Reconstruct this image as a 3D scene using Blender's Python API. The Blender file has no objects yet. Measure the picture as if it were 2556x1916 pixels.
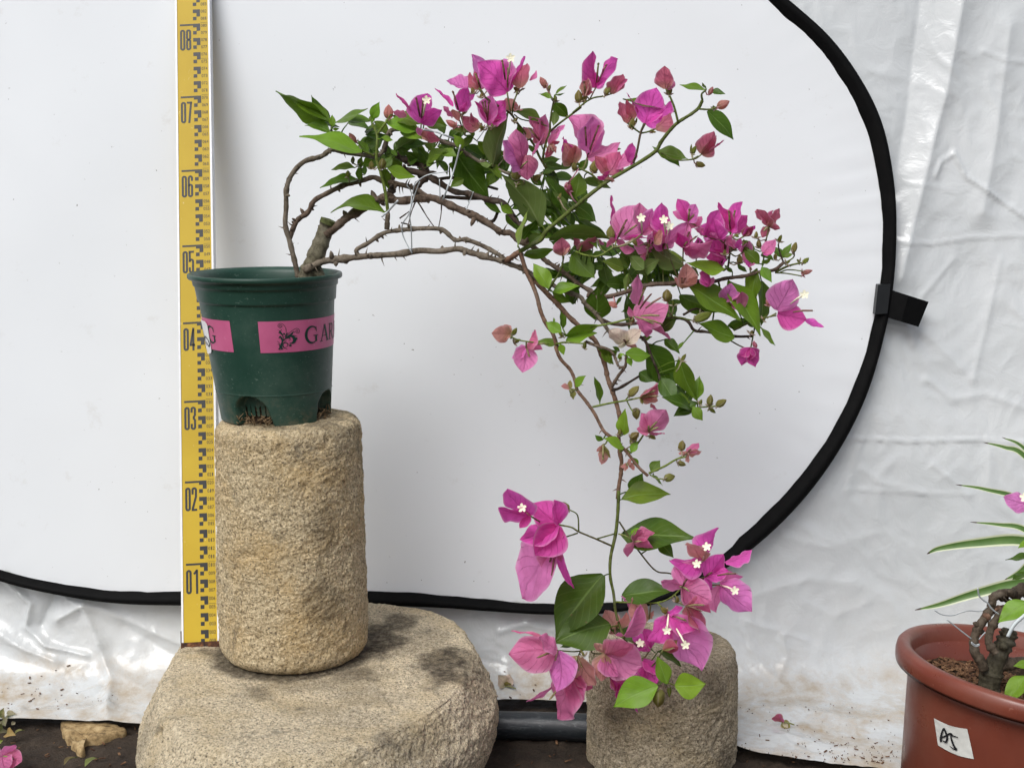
import bpy, math, random
import numpy as np
from mathutils import Vector, Matrix, noise

scene = bpy.context.scene
col = scene.collection
random.seed(7)

# ------------------------------------------------------------------ camera
F_PX = 3467.0                      # focal length in photo pixels (2556 wide)
PITCH = math.radians(9.3)
CAM = Vector((0.0, -1.588, 0.578))
cam_data = bpy.data.cameras.new('camera')
cam_data.sensor_width = 36.0
cam_data.lens = F_PX / 2556.0 * 36.0
cam_data.clip_start = 0.05
cam_data.clip_end = 200.0
cam = bpy.data.objects.new('camera', cam_data)
col.objects.link(cam)
cam.location = CAM
cam.rotation_euler = (math.radians(90) - PITCH, 0, 0)
scene.camera = cam

# ------------------------------------------------------------------ sky, sun, exposure
SUN_DIR = Vector((-0.34, -0.56, 0.80)).normalized()      # towards the sun: left, in front, high
world = bpy.data.worlds.new('World')
scene.world = world
world.use_nodes = True
wn = world.node_tree
wn.nodes.clear()
w_out = wn.nodes.new('ShaderNodeOutputWorld')
w_bg = wn.nodes.new('ShaderNodeBackground')
w_hsv = wn.nodes.new('ShaderNodeHueSaturation')
w_sky = wn.nodes.new('ShaderNodeTexSky')
w_sky.sky_type = 'NISHITA'
w_sky.sun_disc = False
w_sky.sun_elevation = math.asin(SUN_DIR.z)
w_sky.sun_rotation = math.atan2(SUN_DIR.x, SUN_DIR.y)
w_sky.dust_density = 4.0
w_hsv.inputs['Saturation'].default_value = 0.60           # overcast: almost no blue
w_bg.inputs['Strength'].default_value = 0.10
wn.links.new(w_sky.outputs[0], w_hsv.inputs['Color'])
wn.links.new(w_hsv.outputs[0], w_bg.inputs['Color'])
wn.links.new(w_bg.outputs[0], w_out.inputs['Surface'])

sun_data = bpy.data.lights.new('sun', 'SUN')
sun_data.energy = 1.5
sun_data.angle = math.radians(36)
sun_data.color = (0.965, 0.99, 1.0)
sun = bpy.data.objects.new('sun', sun_data)
col.objects.link(sun)
sun.rotation_euler = (-SUN_DIR).to_track_quat('-Z', 'Y').to_euler()

scene.view_settings.view_transform = 'Standard'
scene.view_settings.look = 'None'
scene.view_settings.exposure = 0.36
scene.view_settings.gamma = 1.0
scene.view_settings.use_curve_mapping = False

# ------------------------------------------------------------------ helpers
def at(x, y, Y):
    """world point on the depth plane y=Y that the photo shows at pixel (x, y)"""
    dx = (x - 1278.0) / F_PX
    dz = -(y - 958.0) / F_PX
    c, s = math.cos(PITCH), math.sin(PITCH)
    d = Vector((dx, c + dz * s, -s + dz * c))
    return CAM + d * ((Y - CAM.y) / d.y)

def at_z(x, y, Z):
    dx = (x - 1278.0) / F_PX
    dz = -(y - 958.0) / F_PX
    c, s = math.cos(PITCH), math.sin(PITCH)
    d = Vector((dx, c + dz * s, -s + dz * c))
    return CAM + d * ((Z - CAM.z) / d.z)

K = 2556.0 / 2212.0
def dat(x, y, Y):            # the same from the smaller view the photo was read in
    return at(x * K, y * K, Y)

def lin(r, g, b):
    f = lambda c: c / 12.92 if c <= 0.04045 else ((c + 0.055) / 1.055) ** 2.4
    return (f(r / 255), f(g / 255), f(b / 255))

def tag(o, label=None, cat=None, group=None, kind=None):
    if label: o['label'] = label
    if cat: o['category'] = cat
    if group: o['group'] = group
    if kind: o['kind'] = kind
    return o

ORG = {}
def empty(name, loc, label=None, cat=None, group=None):
    o = bpy.data.objects.new(name, None)
    o.empty_display_size = 0.02
    col.objects.link(o)
    o.location = loc
    ORG[o.name] = Vector(loc)
    return tag(o, label, cat, group)

def mk(name, verts, faces, mat, parent=None, smooth=True, uvs=None, origin=None, color=None, attrs=None):
    """one mesh object from world-space vertices; origin at its lowest centre unless given"""
    V = np.asarray([tuple(v) for v in verts], dtype=np.float64) if not isinstance(verts, np.ndarray) else verts.reshape(-1, 3)
    if origin is None:
        lo, hi = V.min(0), V.max(0)
        origin = ((lo[0] + hi[0]) / 2, (lo[1] + hi[1]) / 2, lo[2])
    origin = Vector(origin)
    me = bpy.data.meshes.new(name)
    me.from_pydata((V - np.array(origin)).tolist(), [], [tuple(int(i) for i in f) for f in faces])
    if uvs is not None:
        ul = me.uv_layers.new(name='UVMap')
        li = np.empty(len(me.loops), dtype=np.int32)
        me.loops.foreach_get('vertex_index', li)
        U = np.asarray(uvs, dtype=np.float32)[li]
        ul.data.foreach_set('uv', U.ravel())
    if attrs:
        for k, v in attrs.items():
            a = me.attributes.new(k, 'FLOAT', 'POINT')
            a.data.foreach_set('value', np.asarray(v, dtype=np.float32).ravel())
    if smooth:
        me.polygons.foreach_set('use_smooth', [True] * len(me.polygons))
    me.materials.append(mat)
    me.update()
    o = bpy.data.objects.new(name, me)
    col.objects.link(o)
    if parent is not None:
        o.parent = parent
        o.location = origin - ORG[parent.name]
    else:
        o.location = origin
    ORG[o.name] = origin
    if color is not None:
        o.color = color
    return o

def grid_faces(n, m, wrap_m=False, off=0):
    i, j = np.meshgrid(np.arange(n - 1), np.arange(m if wrap_m else m - 1), indexing='ij')
    j2 = (j + 1) % m
    a, b, c, d = i * m + j, i * m + j2, (i + 1) * m + j2, (i + 1) * m + j
    return (np.stack([a, b, c, d], -1).reshape(-1, 4) + off)

class MB:
    def __init__(s): s.v, s.f, s.uv = [], [], []
    def add(s, vs, fs, uv=None):
        o = len(s.v)
        s.v += [Vector(v) for v in vs]
        s.f += [tuple(i + o for i in f) for f in fs]
        s.uv += (uv if uv else [(0.5, 0.0)] * len(vs))
    def tube(s, pts, rad, n=8, cap=True, flat=1.0, flat_dir=None):
        pts = [Vector(p) for p in pts]
        if not hasattr(rad, '__len__'): rad = [rad] * len(pts)
        vs, fs = [], []
        t0 = (pts[1] - pts[0]).normalized()
        ref = Vector((0, -1, 0)) if flat_dir is None else Vector(flat_dir)
        a = (ref - t0 * ref.dot(t0))
        if a.length < 1e-4: a = Vector((1, 0, 0)) - t0 * t0.x
        a.normalize()
        for i, p in enumerate(pts):
            t = (pts[min(i + 1, len(pts) - 1)] - pts[max(i - 1, 0)])
            if t.length < 1e-9: t = t0.copy()
            t.normalize()
            a = a - t * a.dot(t)
            if a.length < 1e-5: a = t.orthogonal()
            a.normalize()
            b = t.cross(a)
            for k in range(n):
                th = 2 * math.pi * k / n
                vs.append(p + (a * math.cos(th) * flat + b * math.sin(th)) * rad[i])
        for i in range(len(pts) - 1):
            for k in range(n):
                k2 = (k + 1) % n
                fs.append((i * n + k, i * n + k2, (i + 1) * n + k2, (i + 1) * n + k))
        if cap:
            fs.append(tuple(range(n - 1, -1, -1)))
            fs.append(tuple(range((len(pts) - 1) * n, len(pts) * n)))
        s.add(vs, fs)
    def box(s, c, hx, hy, hz, M=None):
        vs = []
        for dx in (-1, 1):
            for dy in (-1, 1):
                for dz in (-1, 1):
                    p = Vector((dx * hx, dy * hy, dz * hz))
                    if M is not None: p = M @ p
                    vs.append(Vector(c) + p)
        s.add(vs, [(0, 1, 3, 2), (4, 6, 7, 5), (0, 4, 5, 1), (2, 3, 7, 6), (0, 2, 6, 4), (1, 5, 7, 3)])
    def ell(s, c, ax, n=8, m=6, point=0.0):
        """ellipsoid with axes ax=(a,b,c) vectors, c the long one, pointed at +c"""
        A, B, C_ = [Vector(v) for v in ax]
        vs, fs = [Vector(c) - C_], []
        for i in range(1, m):
            ph = math.pi * i / m
            r, h = math.sin(ph), -math.cos(ph)
            if h > 0: r *= (1 - point * h)
            for k in range(n):
                th = 2 * math.pi * k / n
                vs.append(Vector(c) + (A * math.cos(th) + B * math.sin(th)) * r + C_ * h)
        vs.append(Vector(c) + C_)
        for k in range(n):
            fs.append((0, 1 + (k + 1) % n, 1 + k))
        for i in range(m - 2):
            for k in range(n):
                k2 = (k + 1) % n
                fs.append((1 + i * n + k, 1 + i * n + k2, 1 + (i + 1) * n + k2, 1 + (i + 1) * n + k))
        L = len(vs) - 1
        for k in range(n):
            fs.append((1 + (m - 2) * n + k, 1 + (m - 2) * n + (k + 1) % n, L))
        s.add(vs, fs)
    def obj(s, name, mat, parent=None, smooth=True, color=None, origin=None, attrs=None):
        return mk(name, s.v, s.f, mat, parent, smooth, s.uv, origin, color, attrs)

def crom(P, sub=6):
    """Catmull-Rom through vectors"""
    P = [Vector(p) for p in P]
    if len(P) < 3:
        return [P[0].lerp(P[-1], i / sub) for i in range(sub + 1)]
    Q = [P[0] * 2 - P[1]] + P + [P[-1] * 2 - P[-2]]
    out = []
    for i in range(1, len(Q) - 2):
        a, b, c, d = Q[i - 1], Q[i], Q[i + 1], Q[i + 2]
        for k in range(sub):
            t = k / sub
            out.append(0.5 * ((2 * b) + (c - a) * t + (2 * a - 5 * b + 4 * c - d) * t * t + (3 * b - a - 3 * c + d) * t ** 3))
    out.append(P[-1])
    return out

def fbm(p, o=3):
    return noise.fractal(p, 1.0, 2.0, o)

# ------------------------------------------------------------------ materials
class NT:
    def __init__(s, name):
        s.m = bpy.data.materials.new(name)
        s.m.use_nodes = True
        s.t = s.m.node_tree
        s.t.nodes.clear()
        s.out = s.t.nodes.new('ShaderNodeOutputMaterial')
    def n(s, kind, **kw):
        nd = s.t.nodes.new('ShaderNode' + kind)
        for k, v in kw.items():
            if k.startswith('_'): setattr(nd, k[1:], v)
            else: s.set(nd.inputs[k.replace('__', ' ')], v)
        return nd
    def set(s, inp, v):
        if isinstance(v, bpy.types.NodeSocket): s.t.links.new(v, inp)
        elif hasattr(v, '__len__') and inp.type == 'RGBA' and len(v) == 3: inp.default_value = (*v, 1)
        else: inp.default_value = v
    def coord(s, kind='Object'): return s.n('TexCoord').outputs[kind]
    def mapping(s, vec, scale=(1, 1, 1)):
        return s.n('Mapping', Vector=vec, Scale=scale).outputs[0]
    def noise(s, vec, scale, detail=4, rough=0.55, dist=0.0):
        nd = s.n('TexNoise', Vector=vec, Scale=scale, Detail=detail, Roughness=rough, Distortion=dist)
        return nd.outputs['Fac']
    def ramp(s, fac, stops, interp='LINEAR'):
        nd = s.n('ValToRGB', Fac=fac)
        e = nd.color_ramp.elements
        nd.color_ramp.interpolation = interp
        while len(e) > 1: e.remove(e[-1])
        for i, (p, c) in enumerate(stops):
            el = e[0] if i == 0 else e.new(p)
            el.position = p
            c = (c, c, c) if not hasattr(c, '__len__') else c
            el.color = (*c[:3], 1)
        return nd.outputs['Color']
    def mix(s, fac, a, b, blend='MIX'):
        nd = s.n('Mix', _data_type='RGBA', _blend_type=blend)
        s.set(nd.inputs[0], fac); s.set(nd.inputs[6], a); s.set(nd.inputs[7], b)
        return nd.outputs[2]
    def math(s, op, a, b=0.0, clamp=False):
        nd = s.n('Math', _operation=op, _use_clamp=clamp)
        s.set(nd.inputs[0], a); s.set(nd.inputs[1], b)
        return nd.outputs[0]
    def attr(s, name): return s.n('Attribute', _attribute_name=name).outputs['Fac']
    def bump(s, h, strength=0.5, dist=0.001, normal=None):
        nd = s.n('Bump', Height=h, Strength=strength, Distance=dist)
        if normal is not None: s.set(nd.inputs['Normal'], normal)
        return nd.outputs[0]
    def bsdf(s, color, rough=0.6, normal=None, spec=0.4, metal=0.0, **kw):
        p = s.n('BsdfPrincipled')
        s.set(p.inputs['Base Color'], color); s.set(p.inputs['Roughness'], rough)
        s.set(p.inputs['Metallic'], metal); s.set(p.inputs['Specular IOR Level'], spec)
        if normal is not None: s.set(p.inputs['Normal'], normal)
        for k, v in kw.items(): s.set(p.inputs[k.replace('__', ' ')], v)
        return p.outputs[0]
    def done(s, sh):
        s.t.links.new(sh, s.out.inputs['Surface'])
        return s.m

def mat_plain(name, c, rough=0.5, spec=0.4, var=0.12, scale=60, metal=0.0, bump=0.0):
    t = NT(name)
    n = t.noise(t.coord(), scale, 5)
    a = tuple(x * (1 - var) for x in c); b = tuple(min(1, x * (1 + var)) for x in c)
    cc = t.ramp(n, [(0.3, a), (0.7, b)])
    nm = t.bump(n, bump, 0.001) if bump else None
    return t.done(t.bsdf(cc, rough, nm, spec, metal))

def mat_stone(name, light, mid, dark, ochre):
    t = NT(name)
    c = t.coord()
    n1 = t.noise(c, 300, 9, 0.78)
    n2 = t.noise(c, 14, 5, 0.6)
    n3 = t.noise(c, 420, 4, 0.6)
    col1 = t.ramp(n1, [(0.36, dark), (0.47, mid), (0.60, light)])
    o = t.ramp(n2, [(0.46, 0.0), (0.68, 1.0)])
    col2 = t.mix(t.math('MULTIPLY', o, 0.5), col1, ochre)
    g = t.ramp(t.noise(c, 26, 6, 0.7, 0.6), [(0.56, 0.0), (0.70, 1.0)])
    col3 = t.mix(t.math('MULTIPLY', g, 0.55), col2, (0.10, 0.095, 0.085))
    sp = t.ramp(n3, [(0.57, 0.0), (0.65, 1.0)])
    col4 = t.mix(t.math('MULTIPLY', sp, 0.75), col3, (0.055, 0.048, 0.042))
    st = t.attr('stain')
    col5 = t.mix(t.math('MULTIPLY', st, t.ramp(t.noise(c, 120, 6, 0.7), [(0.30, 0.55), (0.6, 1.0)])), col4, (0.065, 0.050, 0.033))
    vo = t.n('TexVoronoi', Vector=c, Scale=380.0, _feature='F1').outputs['Distance']
    h = t.math('ADD', t.noise(c, 430, 7, 0.85), t.math('ADD', t.math('MULTIPLY', t.noise(c, 150, 6, 0.8), 0.9), t.math('MULTIPLY', vo, -0.45)))
    rough = t.ramp(st, [(0, 0.9), (1, 0.7)])
    return t.done(t.bsdf(col5, rough, t.bump(h, 0.9, 0.0032), 0.22))

M = {}
M['stone'] = mat_stone('granite_tan', (0.92, 0.77, 0.51), (0.60, 0.47, 0.285), (0.13, 0.105, 0.070), (0.66, 0.44, 0.18))
M['stone_pale'] = mat_stone('granite_pale', (0.95, 0.83, 0.61), (0.67, 0.55, 0.37), (0.17, 0.142, 0.105), (0.66, 0.51, 0.28))
M['stone_grey'] = mat_stone('granite_grey', (0.78, 0.67, 0.49), (0.48, 0.395, 0.27), (0.14, 0.118, 0.085), (0.48, 0.37, 0.20))

def mat_leaf():
    t = NT('leaf_tissue')
    oi = t.n('ObjectInfo')
    uv = t.n('UVMap').outputs[0]
    xy = t.n('SeparateXYZ', Vector=uv)
    u, v = xy.outputs[0], xy.outputs[1]
    av = t.math('ABSOLUTE', t.math('SUBTRACT', v, 0.5))
    midrib = t.ramp(av, [(0.012, 1.0), (0.035, 0.0)])
    ph = t.math('SUBTRACT', t.math('MULTIPLY', u, 7.0), t.math('MULTIPLY', av, 5.0))
    sv = t.math('ABSOLUTE', t.math('SUBTRACT', t.math('FRACT', ph), 0.5))
    side = t.ramp(sv, [(0.02, 1.0), (0.07, 0.0)])
    vein = t.math('MAXIMUM', midrib, t.math('MULTIPLY', side, 0.35))
    base = oi.outputs['Color']
    n = t.noise(t.coord(), 70, 4)
    n2 = t.noise(t.coord(), 22, 3)
    b1 = t.mix(t.ramp(n, [(0.35, 0.0), (0.7, 1.0)]), t.mix(0.22, base, (0.01, 0.03, 0.005)), base)
    b2 = t.mix(t.math('MULTIPLY', t.ramp(n2, [(0.55, 0.0), (0.75, 1.0)]), 0.25), b1, (0.16, 0.20, 0.03))
    top = t.mix(t.math('MULTIPLY', vein, 0.42), b2, (0.22, 0.34, 0.09))
    und = t.mix(0.45, b2, (0.17, 0.24, 0.085))
    und = t.mix(t.math('MULTIPLY', vein, 0.5), und, (0.30, 0.36, 0.15))
    bf = t.n('NewGeometry').outputs['Backfacing']
    c = t.mix(bf, top, und)
    worn = t.math('MULTIPLY', t.ramp(t.math('ADD', u, t.math('MULTIPLY', n2, 0.25)), [(1.03, 0.0), (1.09, 1.0)]), t.ramp(oi.outputs['Random'], [(0.62, 0.0), (0.64, 1.0)], 'CONSTANT'))
    spot = t.math('MULTIPLY', t.ramp(t.noise(t.coord(), 130, 3), [(0.70, 0.0), (0.74, 1.0)]), t.ramp(oi.outputs['Random'], [(0.3, 0.0), (0.5, 0.8)]))
    c = t.mix(t.math('MAXIMUM', worn, spot), c, (0.13, 0.085, 0.03))
    h = t.math('ADD', t.math('MULTIPLY', vein, -0.8), t.math('MULTIPLY', n, 0.5))
    nm = t.bump(h, 0.35, 0.0008)
    rough = t.ramp(bf, [(0, 0.42), (1, 0.65)])
    p = t.bsdf(c, rough, nm, 0.30)
    tr = t.n('BsdfTranslucent', Color=t.mix(0.5, c, (0.20, 0.40, 0.02)), Normal=nm).outputs[0]
    ms = t.n('MixShader'); t.set(ms.inputs[0], 0.22); t.set(ms.inputs[1], p); t.set(ms.inputs[2], tr)
    return t.done(ms.outputs[0])

def mat_bract():
    t = NT('bract_tissue')
    oi = t.n('ObjectInfo')
    uv = t.n('UVMap').outputs[0]
    xy = t.n('SeparateXYZ', Vector=uv)
    u, v = xy.outputs[0], xy.outputs[1]
    av = t.math('ABSOLUTE', t.math('SUBTRACT', v, 0.5))
    midrib = t.ramp(av, [(0.008, 1.0), (0.03, 0.0)])
    ph = t.math('SUBTRACT', t.math('MULTIPLY', u, 5.5), t.math('MULTIPLY', av, 5.0))
    ph = t.math('ADD', ph, t.math('MULTIPLY', t.noise(t.coord(), 90, 2), 0.7))
    sv = t.math('ABSOLUTE', t.math('SUBTRACT', t.math('FRACT', ph), 0.5))
    side = t.ramp(sv, [(0.02, 1.0), (0.08, 0.0)])
    vein = t.math('MAXIMUM', midrib, t.math('MULTIPLY', side, 0.45))
    base = oi.outputs['Color']
    n = t.noise(t.coord(), 55, 5, 0.6)
    dk = t.mix(1.0, base, (0.70, 0.54, 0.60), 'MULTIPLY')
    b1 = t.mix(t.ramp(n, [(0.35, 0.0), (0.7, 1.0)]), t.mix(0.4, dk, base), base)
    b2 = t.mix(t.math('MULTIPLY', vein, 0.42), b1, dk)
    b2 = t.mix(t.math('MULTIPLY', t.ramp(av, [(0.40, 0.0), (0.5, 1.0)]), 0.35), b2, (0.93, 0.72, 0.85))
    g = t.math('MULTIPLY', t.ramp(u, [(0.0, 1.0), (0.45, 0.0)]), oi.outputs['Alpha'], True)
    c = t.mix(g, b2, (0.36, 0.36, 0.12))
    nm = t.bump(t.math('ADD', t.math('MULTIPLY', vein, -0.9), t.math('MULTIPLY', n, 1.2)), 0.8, 0.0018)
    p = t.bsdf(c, 0.58, nm, 0.25)
    tr = t.n('BsdfTranslucent', Color=c, Normal=nm).outputs[0]
    ms = t.n('MixShader'); t.set(ms.inputs[0], 0.55); t.set(ms.inputs[1], p); t.set(ms.inputs[2], tr)
    return t.done(ms.outputs[0])

def mat_stem():
    t = NT('stem_bark')
    base = t.n('ObjectInfo').outputs['Color']
    c = t.coord()
    n = t.noise(c, 190, 6, 0.7)
    n2 = t.noise(c, 45, 4, 0.6)
    dk = t.mix(1.0, base, (0.42, 0.40, 0.38), 'MULTIPLY')
    lt = t.mix(0.30, base, (0.46, 0.42, 0.36))
    a = t.mix(t.ramp(n, [(0.38, 0.0), (0.58, 1.0)]), dk, base)
    b = t.mix(t.math('MULTIPLY', t.ramp(n2, [(0.5, 0.0), (0.7, 1.0)]), 0.55), a, lt)
    return t.done(t.bsdf(b, 0.75, t.bump(n, 0.7, 0.0012), 0.25))

M['leaf'] = mat_leaf(); M['bract'] = mat_bract(); M['stem'] = mat_stem()
M['floret'] = mat_plain('floret_cream', (0.86, 0.80, 0.58), 0.6, 0.3)
M['tube'] = None
# ------------------------------------------------------------------ ground
ZG = -0.145
def build_ground():
    t = NT('damp_soil')
    c = t.coord()
    n = t.noise(c, 9, 8, 0.65)
    n2 = t.noise(c, 70, 6, 0.7)
    a = t.ramp(n, [(0.35, (0.020, 0.014, 0.010)), (0.55, (0.060, 0.043, 0.030)), (0.72, (0.105, 0.080, 0.058))])
    b = t.mix(t.math('MULTIPLY', n2, 0.6), a, (0.030, 0.022, 0.016), 'MIX')
    h = t.math('ADD', n2, t.noise(c, 220, 4, 0.7))
    m = t.done(t.bsdf(b, 0.85, t.bump(h, 0.9, 0.004), 0.3))
    n_ = 150
    xs = np.concatenate([[-6.0, -3.0, -1.6, -1.1], np.linspace(-.8, .6, 330), [1.1, 1.6, 3.0, 6.0]])
    ys = np.concatenate([[-6.0, -3.0, -1.2], np.linspace(-0.5, -.16, 20), np.linspace(-.15, 0.2, 90), [.3, .42, 1.0, 2.0]])
    V = []
    for y in ys:
        for x in xs:
            p = Vector((x, y, 0))
            V.append((x, y, ZG + 0.003 * fbm(p * 14, 4) + 0.004 * fbm(p * 55, 3) + 0.003 * max(0, noise.noise(p * 90))))
    tag(mk('ground', V, grid_faces(len(ys), len(xs)), m, origin=(0, 0, ZG)), kind='structure')
build_ground()

# ------------------------------------------------------------------ plastic sheet on the back wall
def wall_y(Z): return 0.230 + 0.145 * Z
XN, SN = 640, 430
def edge_y(X):
    # where the lower edge of the sheet lies on the ground
    pts = [(-1.2, .08), (-.62, .088), (-.50, .085), (-.45, .07), (-.36, .04), (-.2, .12), (0.0, .15), (.12, .14), (.2, .06), (.3, -.01), (.38, -.04), (.6, -.08), (1.2, -.08)]
    xs, ys = zip(*pts)
    return np.interp(X, xs, ys)
def build_sheet():
    t = NT('white_polythene')
    c = t.coord()
    n = t.noise(c, 5, 5)
    base = t.ramp(n, [(0.3, (0.645, 0.67, 0.675)), (0.7, (0.73, 0.75, 0.75))])
    dirt = t.attr('dirt')
    dn = t.noise(c, 13, 9, 0.74)
    df = t.math('MULTIPLY', dirt, t.ramp(dn, [(0.42, 0.0), (0.68, 1.0)]), True)
    b = t.mix(df, base, (0.42, 0.31, 0.18))
    sp = t.ramp(t.noise(c, 260, 3, 0.6), [(0.70, 0.0), (0.74, 1.0)])
    spm = t.math('MULTIPLY', sp, t.math('ADD', t.math('MULTIPLY', dirt, 0.4), 0.02), True)
    b = t.mix(spm, b, (0.10, 0.065, 0.04))
    rough = t.math('ADD', t.ramp(t.noise(c, 7, 4), [(0.35, 0.10), (0.7, 0.24)]), t.math('MULTIPLY', df, 0.35))
    nm = t.bump(t.math('ADD', t.noise(c, 34, 4, 0.6, 0.8), t.math('MULTIPLY', t.noise(c, 120, 2), 0.12)), 0.22, 0.006)
    p = t.bsdf(b, rough, nm, 0.6)
    tr = t.n('BsdfTranslucent', Color=b).outputs[0]
    ms = t.n('MixShader'); t.set(ms.inputs[0], 0.12); t.set(ms.inputs[1], p); t.set(ms.inputs[2], tr)
    m = t.done(ms.outputs[0])
    X = np.concatenate([np.linspace(-1.25, -.74, 20), np.linspace(-.735, .80, XN - 40), np.linspace(.81, 1.25, 20)])
    S = np.concatenate([np.linspace(0, 0.40, 150), np.linspace(0.404, 1.35, SN - 170), np.linspace(1.37, 1.75, 20)])
    XX, SS = np.meshgrid(X, S, indexing='xy')        # rows along s
    EY = edge_y(XX)
    zf = ZG + 0.014
    corner = wall_y(zf)
    Lf = corner - EY
    # rounded corner between floor part and wall part
    r = 0.075
    k = SS - Lf
    up = np.where(k > 0, k, 0)
    blend = r * np.log1p(np.exp(np.clip(k / r * 2.2, -40, 40))) / 2.2
    Zv = zf + blend * 0.985
    fl = SS - blend
    Yv = EY + fl + 0.145 * (Zv - zf)
    hgt = Zv - zf
    # creases: (disp px polyline, width px, amp mm)
    cre = [([(2075, 0), (2040, 200), (1985, 420), (1940, 600)], 34, 9), ([(1990, 0), (1960, 250), (1930, 420)], 40, -6),
           ([(2180, 60), (2150, 300), (2120, 460)], 30, 5),
           ([(1830, 945), (1960, 950), (2080, 948), (2330, 958)], 3.2, 2.4), ([(1830, 1055), (1990, 1062), (2100, 1066)], 5, 1.2),
           ([(1925, 520), (2010, 526), (2110, 512), (2330, 505)], 3.5, 1.8), ([(2060, 330), (2085, 380), (2150, 425), (2230, 480), (2330, 560)], 5, 3.2),
           ([(2055, 335), (2030, 350), (2020, 380)], 6, 2.5),
           ([(1950, 395), (2000, 400), (2060, 412)], 4, 1.2), ([(2120, 110), (2170, 130), (2230, 135)], 5, 1.6),
           ([(1920, 700), (2000, 720), (2080, 800)], 12, 1.6), ([(2060, 560), (1990, 640), (1970, 740)], 9, 1.7), ([(2160, 560), (2130, 700), (2100, 820)], 11, 1.8),
           ([(2000, 820), (2060, 860), (2130, 850), (2212, 880)], 10, 1.5),
           ([(1860, 1010), (1900, 1040), (1990, 1060)], 9, 1.3), ([(2010, 1000), (2060, 1040), (2090, 1070)], 7, 1.5),
           ([(1620, 1400), (1650, 1440), (1690, 1480), (1720, 1500)], 10, 2.2), ([(1690, 1370), (1700, 1420), (1680, 1470)], 8, 2.4), ([(1610, 1340), (1680, 1360), (1740, 1380)], 9, 1.8),
           ([(1740, 1300), (1800, 1330), (1880, 1300)], 16, 1.4), ([(1850, 1180), (1900, 1240), (1960, 1260)], 14, 1.3), ([(1640, 1280), (1740, 1250), (1850, 1260)], 22, 2.0),
           ([(1700, 1160), (1780, 1180), (1900, 1150)], 16, 1.3),
           ([(1590, 1600), (1700, 1590), (1800, 1620), (1900, 1610)], 12, 3.0), ([(1600, 1540), (1720, 1530), (1850, 1560), (1950, 1540)], 26, -6),
           # left foot of the wall
           ([(15, 1250), (70, 1300), (60, 1350), (105, 1390), (190, 1415)], 9, 7), ([(120, 1280), (90, 1350)], 14, -7), ([(130, 1330), (185, 1300), (215, 1380), (240, 1470), (230, 1540)], 16, 8),
           ([(0, 1360), (60, 1400), (120, 1430)], 20, 9), ([(150, 1290), (220, 1310), (330, 1360), (420, 1400), (480, 1430)], 13, 5), ([(270, 1350), (380, 1420), (470, 1440)], 22, -4),
           ([(0, 1480), (100, 1490), (180, 1440)], 24, 5), ([(60, 1530), (150, 1510), (230, 1480)], 10, -4), ([(230, 1440), (330, 1500), (400, 1480)], 18, 3),
           ([(0, 1545), (120, 1540), (240, 1530)], 16, 4),
           ([(1080, 1360), (1140, 1345), (1200, 1360)], 8, 2.5), ([(1100, 1430), (1180, 1450), (1260, 1440)], 18, 3)]
    D = np.zeros_like(XX)
    px = np.zeros(XX.shape); py = np.zeros(XX.shape)
    c_, s_ = math.cos(PITCH), math.sin(PITCH)
    rx, ry, rz = XX - CAM.x, Yv - CAM.y, Zv - CAM.z
    zc = ry * c_ - rz * s_
    yc = ry * s_ + rz * c_
    px = (1278 + F_PX * rx / zc) / K; py = (958 - F_PX * yc / zc) / K
    for pl, w, amp in cre:
        dmin = np.full(XX.shape, 1e9)
        for (ax, ay), (bx, by) in zip(pl[:-1], pl[1:]):
            vx, vy = bx - ax, by - ay
            tt = np.clip(((px - ax) * vx + (py - ay) * vy) / (vx * vx + vy * vy), 0, 1)
            dmin = np.minimum(dmin, np.hypot(px - ax - tt * vx, py - ay - tt * vy))
        D += amp * 0.001 * (0.45 * np.exp(-(dmin / w) ** 2) + 0.75 * np.exp(-dmin / (w * .55)))
    nz = np.zeros(XX.shape); cr = np.zeros(XX.shape)
    it = np.nditer(XX, flags=['multi_index'])
    for idx in np.ndindex(XX.shape):
        x, s2 = XX[idx], SS[idx]
        p = Vector((x, s2 * 0.8, 3.1))
        nz[idx] = noise.noise(p * 4.0) * 0.006 + noise.noise(Vector((x * 9, s2 * 6, 1.0))) * 0.0045
        q = p * 17 + Vector((1, 1, 1)) * noise.noise(p * 8) * 1.2
        cr[idx] = (1 - abs(noise.noise(q)) * 2.2) * 0.0015 + (1 - abs(noise.noise(q * 2.3)) * 2) * 0.0008
    damp = np.clip(hgt / 0.05, 0.25, 1.0)
    D += (nz * damp + cr)
    # push along the outward direction (floor: up, wall: towards the viewer)
    wall_w = np.clip(hgt / 0.06, 0, 1)
    Yv = Yv - D * wall_w
    Zv = Zv + np.abs(D) * (1 - wall_w) * 0.8
    dirt = np.clip(1.0 - hgt / 0.055, 0, 1) * 0.75 + np.clip(1 - hgt / 0.16, 0, 1) * 0.22
    # brown water marks
    for (cx, cy, w1, h1, a) in [(60, 1480, 150, 50, .9), (190, 1500, 70, 40, .6), (200, 1560, 40, 60, .7), (1730, 1500, 90, 22, .9), (1650, 1560, 60, 60, .5), (1180, 1470, 100, 70, .5), (1880, 1620, 150, 70, .7), (380, 1490, 60, 30, .3)]:
        dirt += a * np.exp(-((px - cx) / w1) ** 2 - ((py - cy) / h1) ** 2) * 0.8
    V = np.stack([XX, Yv, Zv], -1).reshape(-1, 3)
    o = mk('plastic_sheet', V, grid_faces(SN, XN), m, attrs={'dirt': np.clip(dirt, 0, 1)}, origin=(0, 0.25, ZG))
    tag(o, 'crumpled glossy white plastic sheet hanging behind the round reflector down to the soil', 'sheet')
    return V.reshape(SN, XN, 3), px, py
SHEET, SPX, SPY = build_sheet()
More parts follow.
